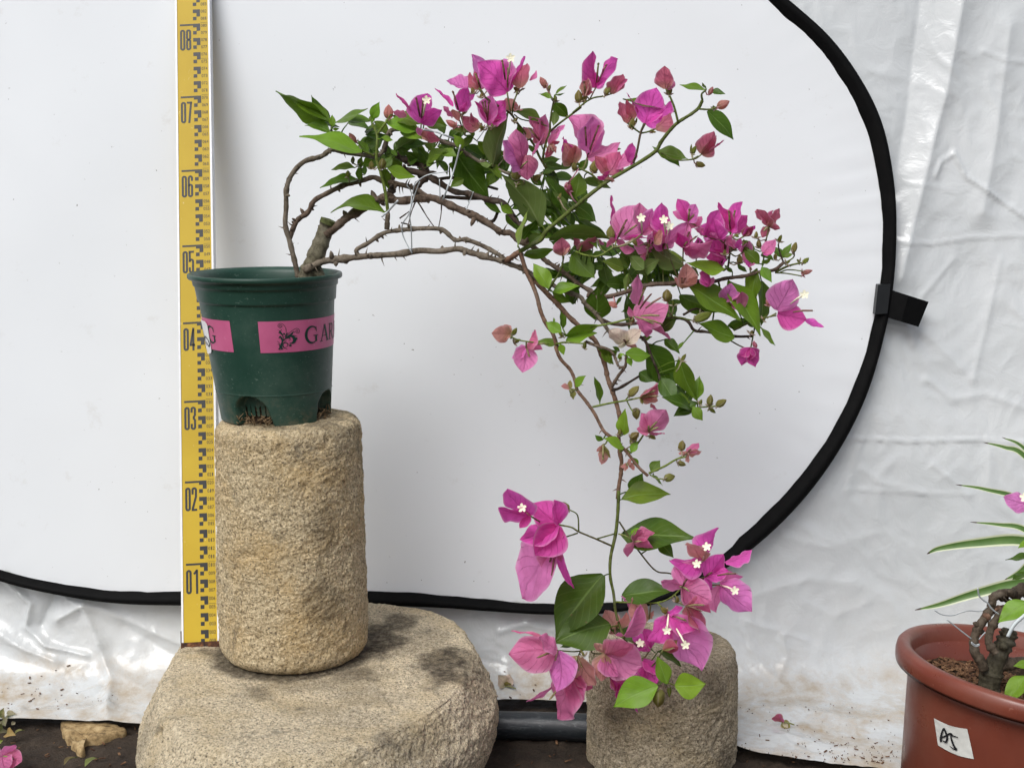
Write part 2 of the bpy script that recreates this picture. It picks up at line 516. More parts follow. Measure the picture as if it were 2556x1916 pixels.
def on_sheet(dx, dy):
    """point of the sheet nearest to a view position"""
    i = np.argmin((SPX - dx) ** 2 + (SPY - dy) ** 2)
    return Vector(SHEET.reshape(-1, 3)[i])

# ------------------------------------------------------------------ reflector
def refl_y(Z): return 0.207 + 0.14 * Z
def on_refl(dx, dy, off=0.0):
    # intersect the view ray with the leaning reflector plane
    Y = 0.25
    for _ in range(8):
        p = dat(dx, dy, Y); Y = refl_y(p.z) + off
    return dat(dx, dy, Y)
def build_reflector():
    root = empty('photo_reflector', on_refl(900, 1310), 'large oval white photo reflector with black rim leaning on the plastic sheet', 'reflector')
    outer = [(1690, -10), (1790, 80), (1860, 175), (1905, 270), (1928, 380), (1935, 480), (1930, 600), (1910, 720), (1868, 860), (1800, 990), (1710, 1105), (1600, 1203), (1480, 1278), (1350, 1318), (1200, 1326), (1050, 1318), (950, 1311), (800, 1306), (600, 1306), (390, 1306), (260, 1302), (140, 1286), (0, 1253),
             (-160, 1190), (-300, 1080), (-400, 940), (-460, 780), (-480, 600), (-470, 400), (-430, 200), (-360, 20), (-250, -130), (-90, -250), (120, -330), (400, -380), (700, -390), (1000, -370), (1280, -300), (1500, -180)]
    n = len(outer)
    P = [on_refl(x, y) for x, y in outer]
    Q = crom(P + [P[0]], 6)[:-1]
    N = len(Q)
    cen = sum(Q, Vector()) / N
    pn = Vector((0, -1, 0.14)).normalized()
    # band
    V = []
    for i, q in enumerate(Q):
        t = (Q[(i + 1) % N] - Q[i - 1]).normalized()
        inw = (cen - q); inw -= t * inw.dot(t); inw -= pn * inw.dot(pn); inw.normalize()
        w = 0.0195 + 0.003 * math.sin(i * 0.13) + (0.0018 * noise.noise(Vector((i * .35, 0, 0))))
        if q.z < 0.05: w *= 0.86
        prof = [(0, -0.002), (0.0, 0.004), (0.10, 0.0085), (0.3, 0.0105), (0.55, 0.0085), (0.8, 0.004), (1.0, 0.0015), (1.0, -0.002)]
        for a, h in prof:
            V.append(q + inw * (w * a) + pn * h)
    m = 8
    F = []
    for i in range(N):
        j = (i + 1) % N
        for k in range(m):
            k2 = (k + 1) % m
            F.append((i * m + k, i * m + k2, j * m + k2, j * m + k))
    t = NT('black_nylon')
    c = t.coord()
    nn = t.noise(c, 40, 6, 0.7)
    cc = t.ramp(nn, [(0.3, (0.0012, 0.0012, 0.0014)), (0.72, (0.004, 0.004, 0.004)), (0.85, (0.03, 0.027, 0.024))])
    weave = t.n('TexWave', Vector=c, Scale=420.0, Distortion=1.0).outputs['Fac']
    mb = t.done(t.bsdf(cc, 0.6, t.bump(weave, 0.25, 0.0004), 0.10))
    M['black_cloth'] = mb
    mk('rim_band', V, F, mb, root)
    # fabric
    t = NT('white_nylon')
    c = t.coord()
    b = t.ramp(t.noise(c, 2.2, 3), [(0.3, (0.755, 0.78, 0.80)), (0.7, (0.81, 0.835, 0.855))])
    sp = t.ramp(t.noise(c, 190, 2, 0.5), [(0.755, 0.0), (0.785, 1.0)])
    gate = t.ramp(t.noise(c, 7, 3), [(0.45, 0.25), (0.65, 1.0)])
    b = t.mix(t.math('MULTIPLY', sp, gate), b, (0.16, 0.15, 0.13))
    sm = t.ramp(t.noise(c, 20, 7, 0.72), [(0.62, 0.0), (0.80, 1.0)])
    b = t.mix(t.math('MULTIPLY', sm, 0.42), b, (0.50, 0.47, 0.42))
    edge = t.attr('dirt')
    b = t.mix(t.math('MULTIPLY', edge, t.ramp(t.noise(c, 60, 5), [(0.45, 0.0), (0.65, 1.0)])), b, (0.13, 0.16, 0.07))
    wv = t.n('TexWave', Vector=c, Scale=700.0, Distortion=0.5).outputs['Fac']
    mf = t.done(t.bsdf(b, 0.6, t.bump(t.math('ADD', t.noise(c, 12, 3), t.math('MULTIPLY', wv, 0.02)), 0.12, 0.004), 0.3))
    RN = 70
    V = []; dirt = []
    for r in range(RN + 1):
        f = 1 - (1 - r / RN) ** 1.0
        for i in range(N):
            t_ = (Q[(i + 1) % N] - Q[i - 1]).normalized()
            inw = (cen - Q[i]).normalized()
            p = cen.lerp(Q[i] + inw * 0.012, f)
            z = 0.005 * noise.noise(Vector((p.x * 3, p.z * 3, 0))) + 0.0015 * noise.noise(Vector((p.x * 11 + p.z * 5, p.z * 6, 3)))
            e = max(0.0, (f - 0.86) / 0.14)
            puck = 1.0 if Q[i].x > 0.30 and Q[i].z > 0.1 and Q[i].z < 0.6 else 0.35
            z += 0.0016 * puck * e * (1 - 0.6 * e) * math.sin(i * 2.2 + 2 * noise.noise(Vector((i * .2, f * 6, 2))))
            V.append(p + pn * z)
            dirt.append(max(0.0, (f - 0.985) / 0.015) if Q[i].z < 0.03 else 0.0)
    mk('white_fabric', V, grid_faces(RN + 1, N, True), mf, root, attrs={'dirt': dirt})
    # strap loop on the right
    mb_ = MB()
    o = 0.006
    pts = [(1912, 622), (2006, 652), (1984, 706), (1906, 682)]
    q = [on_refl(x, y, -o) for x, y in pts]
    b2 = [p + Vector((0, 0.004, 0)) for p in q]
    mid = [(q[0] + q[1]) / 2 - Vector((0, .006, 0)), (q[3] + q[2]) / 2 - Vector((0, .006, 0))]
    mb_.add([q[0], mid[0], q[1], q[2], mid[1], q[3]] + [b2[0], b2[1], b2[2], b2[3]], [(0, 5, 4, 1), (1, 4, 3, 2), (6, 7, 8, 9), (0, 1, 2, 7, 6), (5, 9, 8, 3, 4), (2, 3, 8, 7), (0, 6, 9, 5)])
    st = mb_.obj('strap', mb, root, smooth=False)
    mb_ = MB()
    a = [on_refl(x, y, -0.0135) for x, y in [(1897, 615), (1924, 614), (1917, 677), (1890, 679)]]
    d = [p + Vector((0, 0.012, 0)) for p in a]
    mb_.add(a + d, [(0, 3, 2, 1), (0, 1, 5, 4), (1, 2, 6, 5), (2, 3, 7, 6), (3, 0, 4, 7)])
    mb_.obj('strap_sleeve', mat_plain('sleeve_satin', (0.008, 0.009, 0.010), 0.4, 0.3), st, smooth=False)
build_reflector()
# ------------------------------------------------------------------ stones
def stone_disp(p, amp=1.0):
    a = noise.noise(p * 22) * 0.0012 + noise.noise(p * 60) * 0.0008
    q = p * 170 + Vector((5, 3, 1)) * noise.noise(p * 30) * 0.6
    b = noise.noise(q * .55) * 0.0010 + noise.noise(q * 1.2) * 0.0009 - max(0, noise.noise(p * 75) - .25) * 0.004 + noise.noise(p * 400) * 0.0009
    return (a + b) * amp

def build_column(name, cx, cy, zb, zt, rfun, mat, label, group, top_z=None, stain=None, seed=0, nth=460, nz=270):
    """drum of stone: rings from the bottom centre over the side to the top centre"""
    prof = []
    H = zt - zb
    rb, rt = 0.017, 0.013                      # rounding radii at foot and lip
    r0, r1 = rfun(rb / H), rfun(1 - rt / H)
    prof += [(0.0, zb, 0), (r0 * 0.5, zb, 0.3), (r0 - rb, zb, 0.6)]
    for k in range(1, 9):
        a = math.pi / 2 * k / 8
        prof.append((r0 - rb + rb * math.sin(a), zb + rb * (1 - math.cos(a)), 1))
    n = nz
    for k in range(1, n):
        f = k / n
        z = zb + rb + (H - rb - rt) * f
        prof.append((rfun((z - zb) / H), z, 1))
    for k in range(0, 9):
        a = math.pi / 2 * k / 8
        prof.append((r1 - rt + rt * math.cos(a), zt - rt + rt * math.sin(a), 1))
    for k in range(1, 26):
        prof.append(((r1 - rt) * (1 - k / 25), zt, 0.5))
    V, S = [], []
    off = Vector((seed * 7.3, seed * 3.1, seed))
    for i, (r, z, a) in enumerate(prof):
        for k in range(nth):
            th = 2 * math.pi * k / nth
            ct, st = math.cos(th), math.sin(th)
            rr = r * (1 + 0.018 * noise.noise(Vector((ct * 1.4, st * 1.4, z * 7)) + off))
            p = Vector((cx + rr * ct, cy + rr * st, z))
            nn = Vector((ct, st, 0)) if z < zt - 1e-6 else Vector((0, 0, 1))
            d = stone_disp(p + off, 1.0 if z < zt - 1e-6 else 0.6)
            p += nn * d
            if top_z and z > zt - 0.03: p.z += top_z(p.x - cx, p.y - cy) * min(1, (z - zt + 0.03) / 0.03)
            V.append(p)
            S.append(stain(p) if stain else 0.0)
    o = mk(name, V, grid_faces(len(prof), nth, True), mat, attrs={'stain': S}, origin=(cx, cy, zb))
    return tag(o, label, 'stone', group)

def sst(a, b, x):
    t = max(0, min(1, (x - a) / (b - a))); return t * t * (3 - 2 * t)

PCY = -0.018
PIL = dat(636, 1400, PCY).x
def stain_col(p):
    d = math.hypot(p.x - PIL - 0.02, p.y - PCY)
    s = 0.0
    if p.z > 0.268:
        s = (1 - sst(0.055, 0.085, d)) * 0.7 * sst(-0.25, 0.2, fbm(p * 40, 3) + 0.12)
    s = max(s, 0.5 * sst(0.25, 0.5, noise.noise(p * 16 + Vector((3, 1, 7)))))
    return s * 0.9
def r_col(f):
    return float(np.interp(f, [0, .06, .3, .6, .85, 1.0], [.0838, .0856, .0862, .0855, .0841, .0826]))
build_column('stone_drum', PIL, PCY, 0.0, 0.281, r_col, M['stone'],
             'tall rough tan stone drum standing on the millstone under the green pot', 'stone drums', lambda x, y: 0.05 * x * 0.4, stain_col, 1)

P2Y = 0.02
P2X = dat(1430, 1500, P2Y).x
def r_col2(f):
    return float(np.interp(f, [0, .3, .7, .9, 1.0], [.0905, .0915, .0915, .0895, .085]))
def stain2(p): return 0.55 * sst(0.15, 0.5, noise.noise(p * 13 + Vector((2, 9, 4))))
build_column('stone_drum', P2X, P2Y, ZG - 0.06, -0.003, r_col2, M['stone_grey'],
             'short greyish stone drum on the soil below the hanging pink flowers', 'stone drums', None, stain2, 5, 460, 160)

def build_millstone():
    z5 = lambda x, y: (330 + x / 1.81, 1000 + y / 1.81)
    lip = [(215, 1125), (160, 1225), (132, 1330), (162, 1440), (290, 1540), (510, 1612), (760, 1630), (980, 1575), (1180, 1495), (1360, 1395), (1480, 1290), (1532, 1180), (1505, 1060), (1440, 975), (1340, 928), (1100, 905), (700, 915), (350, 990)]
    W = [at_z(*z5(x, y), 0.0) for x, y in lip]
    cx = sum(w.x for w in W) / len(W); cy = sum(w.y for w in W) / len(W)
    ang = [(math.atan2(w.y - cy, w.x - cx), math.hypot(w.x - cx, w.y - cy)) for w in W]
    ang.sort()
    A = np.array([a for a, r in ang]); R = np.array([r for a, r in ang])
    A3 = np.concatenate([A - 2 * math.pi, A, A + 2 * math.pi]); R3 = np.concatenate([R, R, R])
    nth = 640
    th = np.linspace(-math.pi, math.pi, nth, endpoint=False)
    rad = np.interp(th, A3, R3)
    ker = np.exp(-np.linspace(-2, 2, 61) ** 2); ker /= ker.sum()
    rad = np.convolve(np.concatenate([rad[-30:], rad, rad[:30]]), ker, 'valid')
    # profile: (fraction of lip radius, extra radius, z)
    prof = [(k / 46, 0.0, 0.0) for k in range(0, 43)]
    prof = [(k / 92, 0.0, 0.0) for k in range(0, 86)]
    side = [(0.945, 0.0, -0.0003), (0.972, 0, -0.0012), (0.990, 0.001, -0.003), (1.0, 0.0032, -0.0062), (1, 0.0065, -0.0115), (1, 0.0105, -0.019), (1, 0.0155, -0.029), (1, 0.0215, -0.039), (1, 0.0265, -0.048), (1, 0.028, -0.058), (1, 0.0285, -0.068), (1, 0.0275, -0.079), (1, 0.025, -0.09), (1, 0.021, -0.1), (1, 0.015, -0.11), (1, 0.008, -0.12), (1, -0.002, -0.129), (1, -0.014, -0.136), (1, -0.03, -0.141), (0.5, 0, -0.146), (0.0, 0, -0.146)]
    fine = [side[0]]
    for a, b in zip(side[:-1], side[1:]):
        n = 8 if b[0] > 0.6 else 2
        for k in range(1, n + 1):
            f = k / n
            fine.append(tuple(a[i] + (b[i] - a[i]) * f for i in range(3)))
    prof += fine
    V, S = [], []
    stains = [(960, 1435, 78, 46, 1.0, 0.0), (820, 1380, 70, 44, 1.0, 0.5), (860, 1345, 46, 34, .8, 0), (760, 1452, 80, 24, 0.7, 0.2), (790, 1500, 90, 30, 0.32, 0), (760, 1550, 70, 30, .2, 0), (560, 1495, 34, 16, 0.6, -.4), (690, 1475, 160, 20, .35, 0), (470, 1408, 46, 9, 0.7, 0), (1000, 1415, 40, 22, .7, 0), (700, 1530, 80, 22, .2, 0)]  # damp and soil stains, plus a thin dark patch at the staff's foot
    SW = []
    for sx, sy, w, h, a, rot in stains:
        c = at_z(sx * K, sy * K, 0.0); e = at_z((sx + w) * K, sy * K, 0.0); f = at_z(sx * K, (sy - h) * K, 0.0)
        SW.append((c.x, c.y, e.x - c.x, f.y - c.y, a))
    for i, (f, ex, z) in enumerate(prof):
        for k in range(nth):
            t = th[k]; ct, st = math.cos(t), math.sin(t)
            r = rad[k] * f + ex * (1 + 0.25 * noise.noise(Vector((ct * 2, st * 2, 4))))
            p = Vector((cx + r * ct, cy + r * st, z))
            top = z > -0.0025
            nn = Vector((0, 0, 1)) if top else Vector((ct, st, 0.35)).normalized()
            d = stone_disp(p + Vector((11, 2, 5)), 0.7 if top else 1.5)
            if not top: d += 0.003 * noise.noise(p * 12 + Vector((0, 4, 4)))
            else: d += 0.0022 * noise.noise(p * 9)
            p += nn * d
            s = 0.0
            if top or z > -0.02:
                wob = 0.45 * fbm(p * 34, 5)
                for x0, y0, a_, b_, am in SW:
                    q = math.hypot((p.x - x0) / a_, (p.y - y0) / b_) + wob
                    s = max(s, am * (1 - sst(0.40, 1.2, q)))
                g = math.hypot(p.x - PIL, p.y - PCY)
                s = max(s, 0.9 * (1 - sst(0.088, 0.106, g + 0.012 * wob)) )  # dark ring on the stone around the drum's foot
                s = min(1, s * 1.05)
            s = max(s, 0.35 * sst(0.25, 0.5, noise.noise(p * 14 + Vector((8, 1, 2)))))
            V.append(p); S.append(min(1, s))
    # cap the bottom and centre
    F = grid_faces(len(prof), nth, True)[:, ::-1]
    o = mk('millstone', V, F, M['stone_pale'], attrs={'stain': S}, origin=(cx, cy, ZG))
    tag(o, 'wide pale round millstone with dark damp stains carrying the tall stone drum', 'millstone')
build_millstone()

# ------------------------------------------------------------------ levelling staff
def glyphs(chars):
    """flat outline meshes of characters from the built-in font"""
    out = {}
    dg = bpy.context.evaluated_depsgraph_get()
    for ch in chars:
        cu = bpy.data.curves.new('glyph', 'FONT'); cu.body = ch; cu.size = 1.0
        cu.resolution_u = 3
        ob = bpy.data.objects.new('glyph', cu); col.objects.link(ob)
        dg.update()
        me = bpy.data.meshes.new_from_object(ob.evaluated_get(dg))
        vs = [tuple(v.co) for v in me.vertices]; fs = [tuple(p.vertices) for p in me.polygons]
        xs = [v[0] for v in vs]; ys = [v[1] for v in vs]
        x0, x1, y0, y1 = min(xs), max(xs), min(ys), max(ys)
        out[ch] = ([((v[0] - x0) / (y1 - y0), (v[1] - y0) / (y1 - y0)) for v in vs], fs, (x1 - x0) / (y1 - y0))
        bpy.data.objects.remove(ob); bpy.data.meshes.remove(me); bpy.data.curves.remove(cu)
    return out

def ribbon(pts, w):
    """2-D stroke as quads; w width or list"""
    n = len(pts)
    if not hasattr(w, '__len__'): w = [w] * n
    vs, fs = [], []
    for i, (x, y) in enumerate(pts):
        a = pts[max(i - 1, 0)]; b = pts[min(i + 1, n - 1)]
        dx, dy = b[0] - a[0], b[1] - a[1]
        l = math.hypot(dx, dy) or 1
        nx, ny = -dy / l * w[i] / 2, dx / l * w[i] / 2
        vs += [(x + nx, y + ny), (x - nx, y - ny)]
    for i in range(n - 1):
        fs.append((2 * i, 2 * i + 1, 2 * i + 3, 2 * i + 2))
    return vs, fs

def arc(cx, cy, rx, ry, a0, a1, n=14):
    return [(cx + rx * math.cos(math.radians(a0 + (a1 - a0) * i / n)), cy + ry * math.sin(math.radians(a0 + (a1 - a0) * i / n))) for i in range(n + 1)]

def big_digit(d):
    """condensed stencil-like numeral, box 0..0.62 x 0..2.9 (cm), stroke 0.17"""
    w, h, s = 0.67, 2.9, 0.26
    x0, x1, y0, y1 = s / 2, w - s / 2, s / 2, h - s / 2
    r = (x1 - x0) / 2; cx = (x0 + x1) / 2
    O = arc(cx, y1 - r, r, r, 0, 180, 10) + arc(cx, y0 + r, r, r, 180, 360, 10)
    if d == '0': P = [O + [O[0]]]
    elif d == '1': P = [[(x1, y0 - s / 2), (x1, y1 + s / 2)], [(x1, y1 + .02), (x0 + .05, y1 - .42)]]
    elif d == '2': P = [[(x0, y1 - .75)] + arc(cx, y1 - r, r, r, 180, 0, 10) + [(x1, 1.75), (x0 + .03, .35), (x0, y0)], [(x0 - s / 2, y0), (x1 + s / 2, y0)]]
    elif d == '3': P = [[(x0, y1 - .6)] + arc(cx, y1 - r, r, r, 180, 0, 10) + [(x1, 1.85), (cx, 1.5)], [(cx, 1.5), (x1, 1.2)] + arc(cx, y0 + r, r, r, 0, -180, 10) + [(x0, .75)]]
    elif d == '4': P = [[(x1 - .08, y0 - s / 2), (x1 - .08, y1 + s / 2)], [(x1 - .08, y1), (x0, .85), (x0, .72)], [(x0 - s / 2, .72), (x1 + s / 2, .72)]]
    elif d == '5': P = [[(x1 + s / 2, y1), (x0 - s / 2, y1)], [(x0, y1), (x0, 1.45)], [(x0, 1.55)] + arc(cx, 1.75 - r, r, r, 150, 0, 8) + arc(cx, y0 + r, r, r, 0, -180, 10) + [(x0, .75)]]
    elif d == '6': P = [[(x1, y1 - .6)] + arc(cx, y1 - r, r, r, 0, 180, 10) + arc(cx, y0 + r, r, r, 180, 360, 10) + arc(cx, 1.65 - r, r, r, 0, 180, 8)]
    elif d == '7': P = [[(x0 - s / 2, y1), (x1 + s / 2, y1)], [(x1, y1), (x0 + .16, y0 - s / 2)]]
    else:
        rr = r
        t = arc(cx, y1 - rr, rr, rr, 0, 180, 10) + arc(cx, 1.5 + rr, rr, rr * .9, 180, 360, 10)
        b = arc(cx, 1.45 - rr, rr, rr * .9, 0, 180, 10) + arc(cx, y0 + rr, rr, rr, 180, 360, 10)
        P = [t + [t[0]], b + [b[0]]]
    V, F = [], []
    for p in P:
        v, f = ribbon(p, s)
        o = len(V); V += v; F += [tuple(i + o for i in q) for q in f]
    return V, F

def build_staff():
    P0 = at(501.0, 1614.0, 0.0)
    lo, hi = 0.15, 0.45
    for _ in range(40):
        md = (lo + hi) / 2
        if (at(480.0, 0.0, md) - P0).length < 0.834: lo = md
        else: hi = md
    P1 = at(480.0, 0.0, lo)
    print('staff top Y', lo, 'foot', P0)
    v = (P1 - P0).normalized()
    u = Vector((1, 0, 0)); u = (u - v * v.x).normalized()
    n = u.cross(v)
    cm = 0.01
    W = 4.04                                   # yellow face, cm
    def L(a, b, h=0.0): return P0 + u * ((a - W / 2) * cm) + v * (b * cm) + n * (h * cm)
    root = empty('levelling_staff', P0, 'yellow levelling staff with black centimetre scale leaning beside the stone drum', 'staff')
    LEN = 112.0
    t = NT('yellow_enamel')
    c = t.coord()
    a = t.ramp(t.noise(c, 10, 5), [(0.3, (0.485, 0.325, 0.020)), (0.7, (0.555, 0.385, 0.030))])
    sc = t.ramp(t.noise(t.mapping(c, (240, 240, 60)), 1.0, 3, 0.5, 1.5), [(0.71, 0.0), (0.76, 1.0)])
    a = t.mix(t.math('MULTIPLY', sc, 0.6), a, (0.80, 0.72, 0.40))
    dn = t.ramp(t.noise(c, 45, 6, 0.7), [(0.6, 0.0), (0.8, 1.0)])
    a = t.mix(t.math('MULTIPLY', dn, 0.3), a, (0.36, 0.22, 0.05))
    my = t.done(t.bsdf(a, 0.45, None, 0.22))
    def slab(name, a0, a1, b0, b1, h0, h1, mat, par, bev=0.0):
        mb = MB()
        vs = [L(x, y, h) for h in (h0, h1) for (x, y) in ((a0, b0), (a1, b0), (a1, b1), (a0, b1))]
        mb.add(vs, [(3, 2, 1, 0), (4, 5, 6, 7), (0, 1, 5, 4), (1, 2, 6, 5), (2, 3, 7, 6), (3, 0, 4, 7)])
        return mb.obj(name, mat, par, smooth=False)
    face = slab('face', 0.0, W, 0.05, LEN, -1.4, 0.0, my, root)
    mw = mat_plain('white_anodised', (0.78, 0.79, 0.80), 0.35, 0.5, 0.06, 80)
    slab('edge_rail', -0.24, 0.0, 0.3, LEN, -1.5, 0.10, mw, root)
    slab('edge_rail', W, W + 0.24, 0.3, LEN, -1.5, 0.10, mw, root)
    t = NT('rusty_steel')
    c = t.coord()
    a = t.ramp(t.noise(c, 150, 6, 0.7), [(0.35, (0.022, 0.014, 0.012)), (0.55, (0.10, 0.040, 0.020)), (0.7, (0.27, 0.12, 0.05))])
    mr = t.done(t.bsdf(a, 0.75, t.bump(t.noise(c, 200, 5), 0.6, 0.001), 0.3, 0.2))
    mb = MB()
    for (a0, a1, b0, b1, h0, h1) in ((-0.30, W + 0.30, -0.12, 0.62, -1.6, 0.2), (-0.34, -0.242, 0.62, 2.0, -1.6, 0.16), (W + 0.242, W + 0.34, 0.62, 2.3, -1.6, 0.16)):
        vs = [L(x, y, h) for h in (h0, h1) for (x, y) in ((a0, b0), (a1, b0), (a1, b1), (a0, b1))]
        mb.add(vs, [(3, 2, 1, 0), (4, 5, 6, 7), (0, 1, 5, 4), (1, 2, 6, 5), (2, 3, 7, 6), (3, 0, 4, 7)])
    mb.obj('foot_cap', mr, root, smooth=False)
    mk_ = mat_plain('black_print', (0.016, 0.017, 0.018), 0.45, 0.4)
    bl, sm = MB(), MB()
    def rect(mb, a0, a1, b0, b1, h=0.02):
        mb.add([L(a0, b0, h), L(a1, b0, h), L(a1, b1, h), L(a0, b1, h)], [(0, 1, 2, 3)])
    G = glyphs('0123456789')
    for k in range(1, int(LEN) - 2):
        top = k
        if k % 2 == 0:
            rect(bl, 2.07, 3.0, k - 0.5, k); rect(bl, 2.53, 3.0, k - 1.0, k - 0.502)
        else:
            rect(bl, 2.07, 2.53, k - 0.5, k - 0.03)
        if k % 10 == 0: rect(bl, 0.36, 2.068, k - 0.24, k)
        if k % 5 == 0: rect(sm, 3.05, 3.9, k + 0.085, k + 0.115)
        if k < 1: continue
        x = 3.10
        for ch in '%03d' % k:
            vs, fs, w = G[ch]
            hh = 0.42
            wd = 0.225 if ch != '1' else 0.115
            xo = x + (0.06 if ch == '1' else 0)
            sm.add([L(xo + vx / w * wd, k - 0.50 + vy * hh, 0.02) for vx, vy in vs], fs)
            x += 0.265
    bl.obj('scale_blocks', mk_, face, smooth=False)
    sm.obj('small_numerals', mk_, face, smooth=False)
    for k in range(1, 11):
        b = k * 10
        s = '%02d' % k
        mb = MB()
        for i, ch in enumerate(s):
            vs, fs = big_digit(ch)
            mb.add([L(0.37 + i * 0.77 + x, b - 3.66 + y, 0.022) for x, y in vs], fs)
        mb.obj('numeral', mk_, face, smooth=False)
build_staff()

# ------------------------------------------------------------------ green nursery pot
PX = at(662, 690, -0.005)
POT_H = 0.166
POT_Z0 = 0.2815
POT_CY = -0.006
POT_X = at(689, 1010, POT_CY).x              # axis at the base
SHEAR = (at(662, 690, POT_CY).x - POT_X) / POT_H
POT_R = [(0.0, .0640), (.030, .0672), (.0333, .0676), (.0340, .0682), (.0348, .0678), (.09, .0737), (.1352, .0780), (.1360, .0797), (.1372, .0800), (.1520, .0818), (.1528, .0833), (.1540, .0836), (.1600, .0842), (.1602, .0880), (.1612, .0889), (.1640, .0892), (.1656, .0886), (.1662, .0868)]
def pot_r(z): return float(np.interp(z, [a for a, _ in POT_R], [b for _, b in POT_R]))
def pot_pt(th, z, off=0.0):
    """th from the front (-Y) towards +X"""
    r = pot_r(z) * 0.978 + off
    th += 0.18                     # the pot is seen from its right
    return Vector((POT_X + SHEAR * z + r * math.sin(th), POT_CY - r * math.cos(th), POT_Z0 + z))
def build_pot():
    root = empty('nursery_pot', (POT_X, POT_CY, POT_Z0), 'dark green plastic nursery pot with pink printed bands on the tall stone drum', 'pot')
    t = NT('green_plastic')
    c = t.coord()
    a = t.ramp(t.noise(c, 18, 5), [(0.3, (0.011, 0.043, 0.029)), (0.7, (0.018, 0.060, 0.042))])
    s1 = t.ramp(t.noise(t.mapping(c, (1, 1, 1.6)), 320, 2, 0.4, 0.8), [(0.655, 0.0), (0.70, 1.0)])
    s2 = t.ramp(t.noise(c, 30, 4), [(0.40, 0.0), (0.58, 1.0)])
    a = t.mix(t.math('MULTIPLY', t.math('MULTIPLY', s1, s2), 0.30), a, (0.22, 0.30, 0.25))
    ds = t.ramp(t.noise(c, 9, 8, 0.75), [(0.45, 0.0), (0.75, 1.0)])
    a = t.mix(t.math('MULTIPLY', ds, 0.20), a, (0.16, 0.19, 0.15))
    zz = t.n('SeparateXYZ', Vector=c).outputs[2]
    low = t.ramp(t.math('MULTIPLY', zz, 10.0), [(0.0, 1.0), (0.4, 0.0)])
    a = t.mix(t.math('MULTIPLY', low, t.ramp(t.noise(c, 70, 6, 0.75), [(0.48, 0.0), (0.68, 0.7)])), a, (0.15, 0.12, 0.08))
    rough = t.ramp(t.noise(c, 40, 5), [(0.3, 0.36), (0.7, 0.52)])
    mg = t.done(t.bsdf(a, rough, t.bump(t.noise(c, 150, 4), 0.12, 0.0006), 0.42))
    zs = sorted(set([a for a, _ in POT_R] + list(np.linspace(0, .034, 24)) + list(np.linspace(.036, .16, 34))))
    NTH = 300
    holes = [(-0.455, .0335), (1.115, .0335), (-2.03, .0335), (2.69, .0335)]
    V = []; dep = []
    for z in zs:
        for k in range(NTH):
            th = 2 * math.pi * k / NTH - math.pi
            off = 0.0
            inside = 0
            for h, hh in holes:
                d = (th - h + math.pi) % (2 * math.pi) - math.pi
                s = d * pot_r(z)
                f = z / hh
                wl = 0.0195 * (1 - 0.10 * f) * math.sqrt(max(0, 1 - max(0, (f - .55) / .45) ** 2)) if f < 1 else 0   # left half
                wr = (0.0255 - 0.010 * f) * math.sqrt(max(0, 1 - max(0, (f - .55) / .45) ** 2)) if f < 1 else 0
                lim = wl if s < 0 else wr
                e = sst(-0.0008, 0.0012, lim - abs(s)) if lim > 0 else 0
                off -= 0.0125 * e
                if e > 0.9: inside = 1
            V.append(pot_pt(th, z, off)); dep.append(inside)
    Fc = grid_faces(len(zs), NTH, True)
    dep = np.array(dep).reshape(len(zs), NTH)
    zz = np.array(zs)
    keep = []
    for f in Fc:
        i, j = divmod(f[0], NTH)
        z = zz[i]
        th = 2 * math.pi * j / NTH - math.pi
        if dep[i, j] and dep[i, (j + 1) % NTH]:
            hd = min(((th - h + math.pi) % (2 * math.pi) - math.pi for h, _ in holes), key=abs)
            s = hd * 0.065 + 0.0155
            if z < 0.0085: continue
            if z < 0.0195 + 0.0015 * math.sin(j * 9.1) and (s % 0.0072) < 0.0022: continue
        keep.append(f)
    # inner wall
    o = len(V)
    inner = [(.1656, -.0045), (.160, -.0050), (.150, -.0020), (.120, -.0018)]
    for z, off in inner:
        for k in range(NTH):
            V.append(pot_pt(2 * math.pi * k / NTH - math.pi, z, off))
    ring = grid_faces(len(inner) + 1, NTH, True)
    base = (len(zs) - 1) * NTH
    ring = np.where(ring < NTH, ring + base, ring - NTH + o)
    body = mk('pot_body', V, keep + [tuple(f) for f in ring], mg, root)
    # soil: surface in the pot and root ball seen through the drainage arches
    t = NT('potting_soil')
    c = t.coord()
    n = t.noise(c, 230, 6, 0.75)
    cc = t.ramp(n, [(0.38, (0.010, 0.007, 0.005)), (0.55, (0.055, 0.034, 0.020)), (0.72, (0.20, 0.13, 0.075))])
    M['soil'] = t.done(t.bsdf(cc, 0.9, t.bump(n, 1.0, 0.003), 0.2))
    mb = MB()
    for zi, (z, rr) in enumerate([(0.001, .74), (.008, .755), (.016, .755), (.034, .75), (.10, .9), (.140, .93), (.140, .5), (.140, .0)]):
        for k in range(120):
            th = 2 * math.pi * k / 120 - math.pi
            r = (pot_r(z) - .0 ) * rr
            p = Vector((POT_X + SHEAR * z + r * math.sin(th), POT_CY - r * math.cos(th), POT_Z0 + z))
            if z < .05: p += Vector((math.sin(th), -math.cos(th), 0)) * (0.0018 * noise.noise(p * 260) - 0.0002)
            else: p.z += 0.003 * noise.noise(p * 80)
            mb.v.append(p); mb.uv.append((0, 0))
    mb.f = [tuple(f) for f in grid_faces(8, 120, True)]
    mb.obj('root_ball', M['soil'], root)
    mb = MB()
    rnd = random.Random(3)
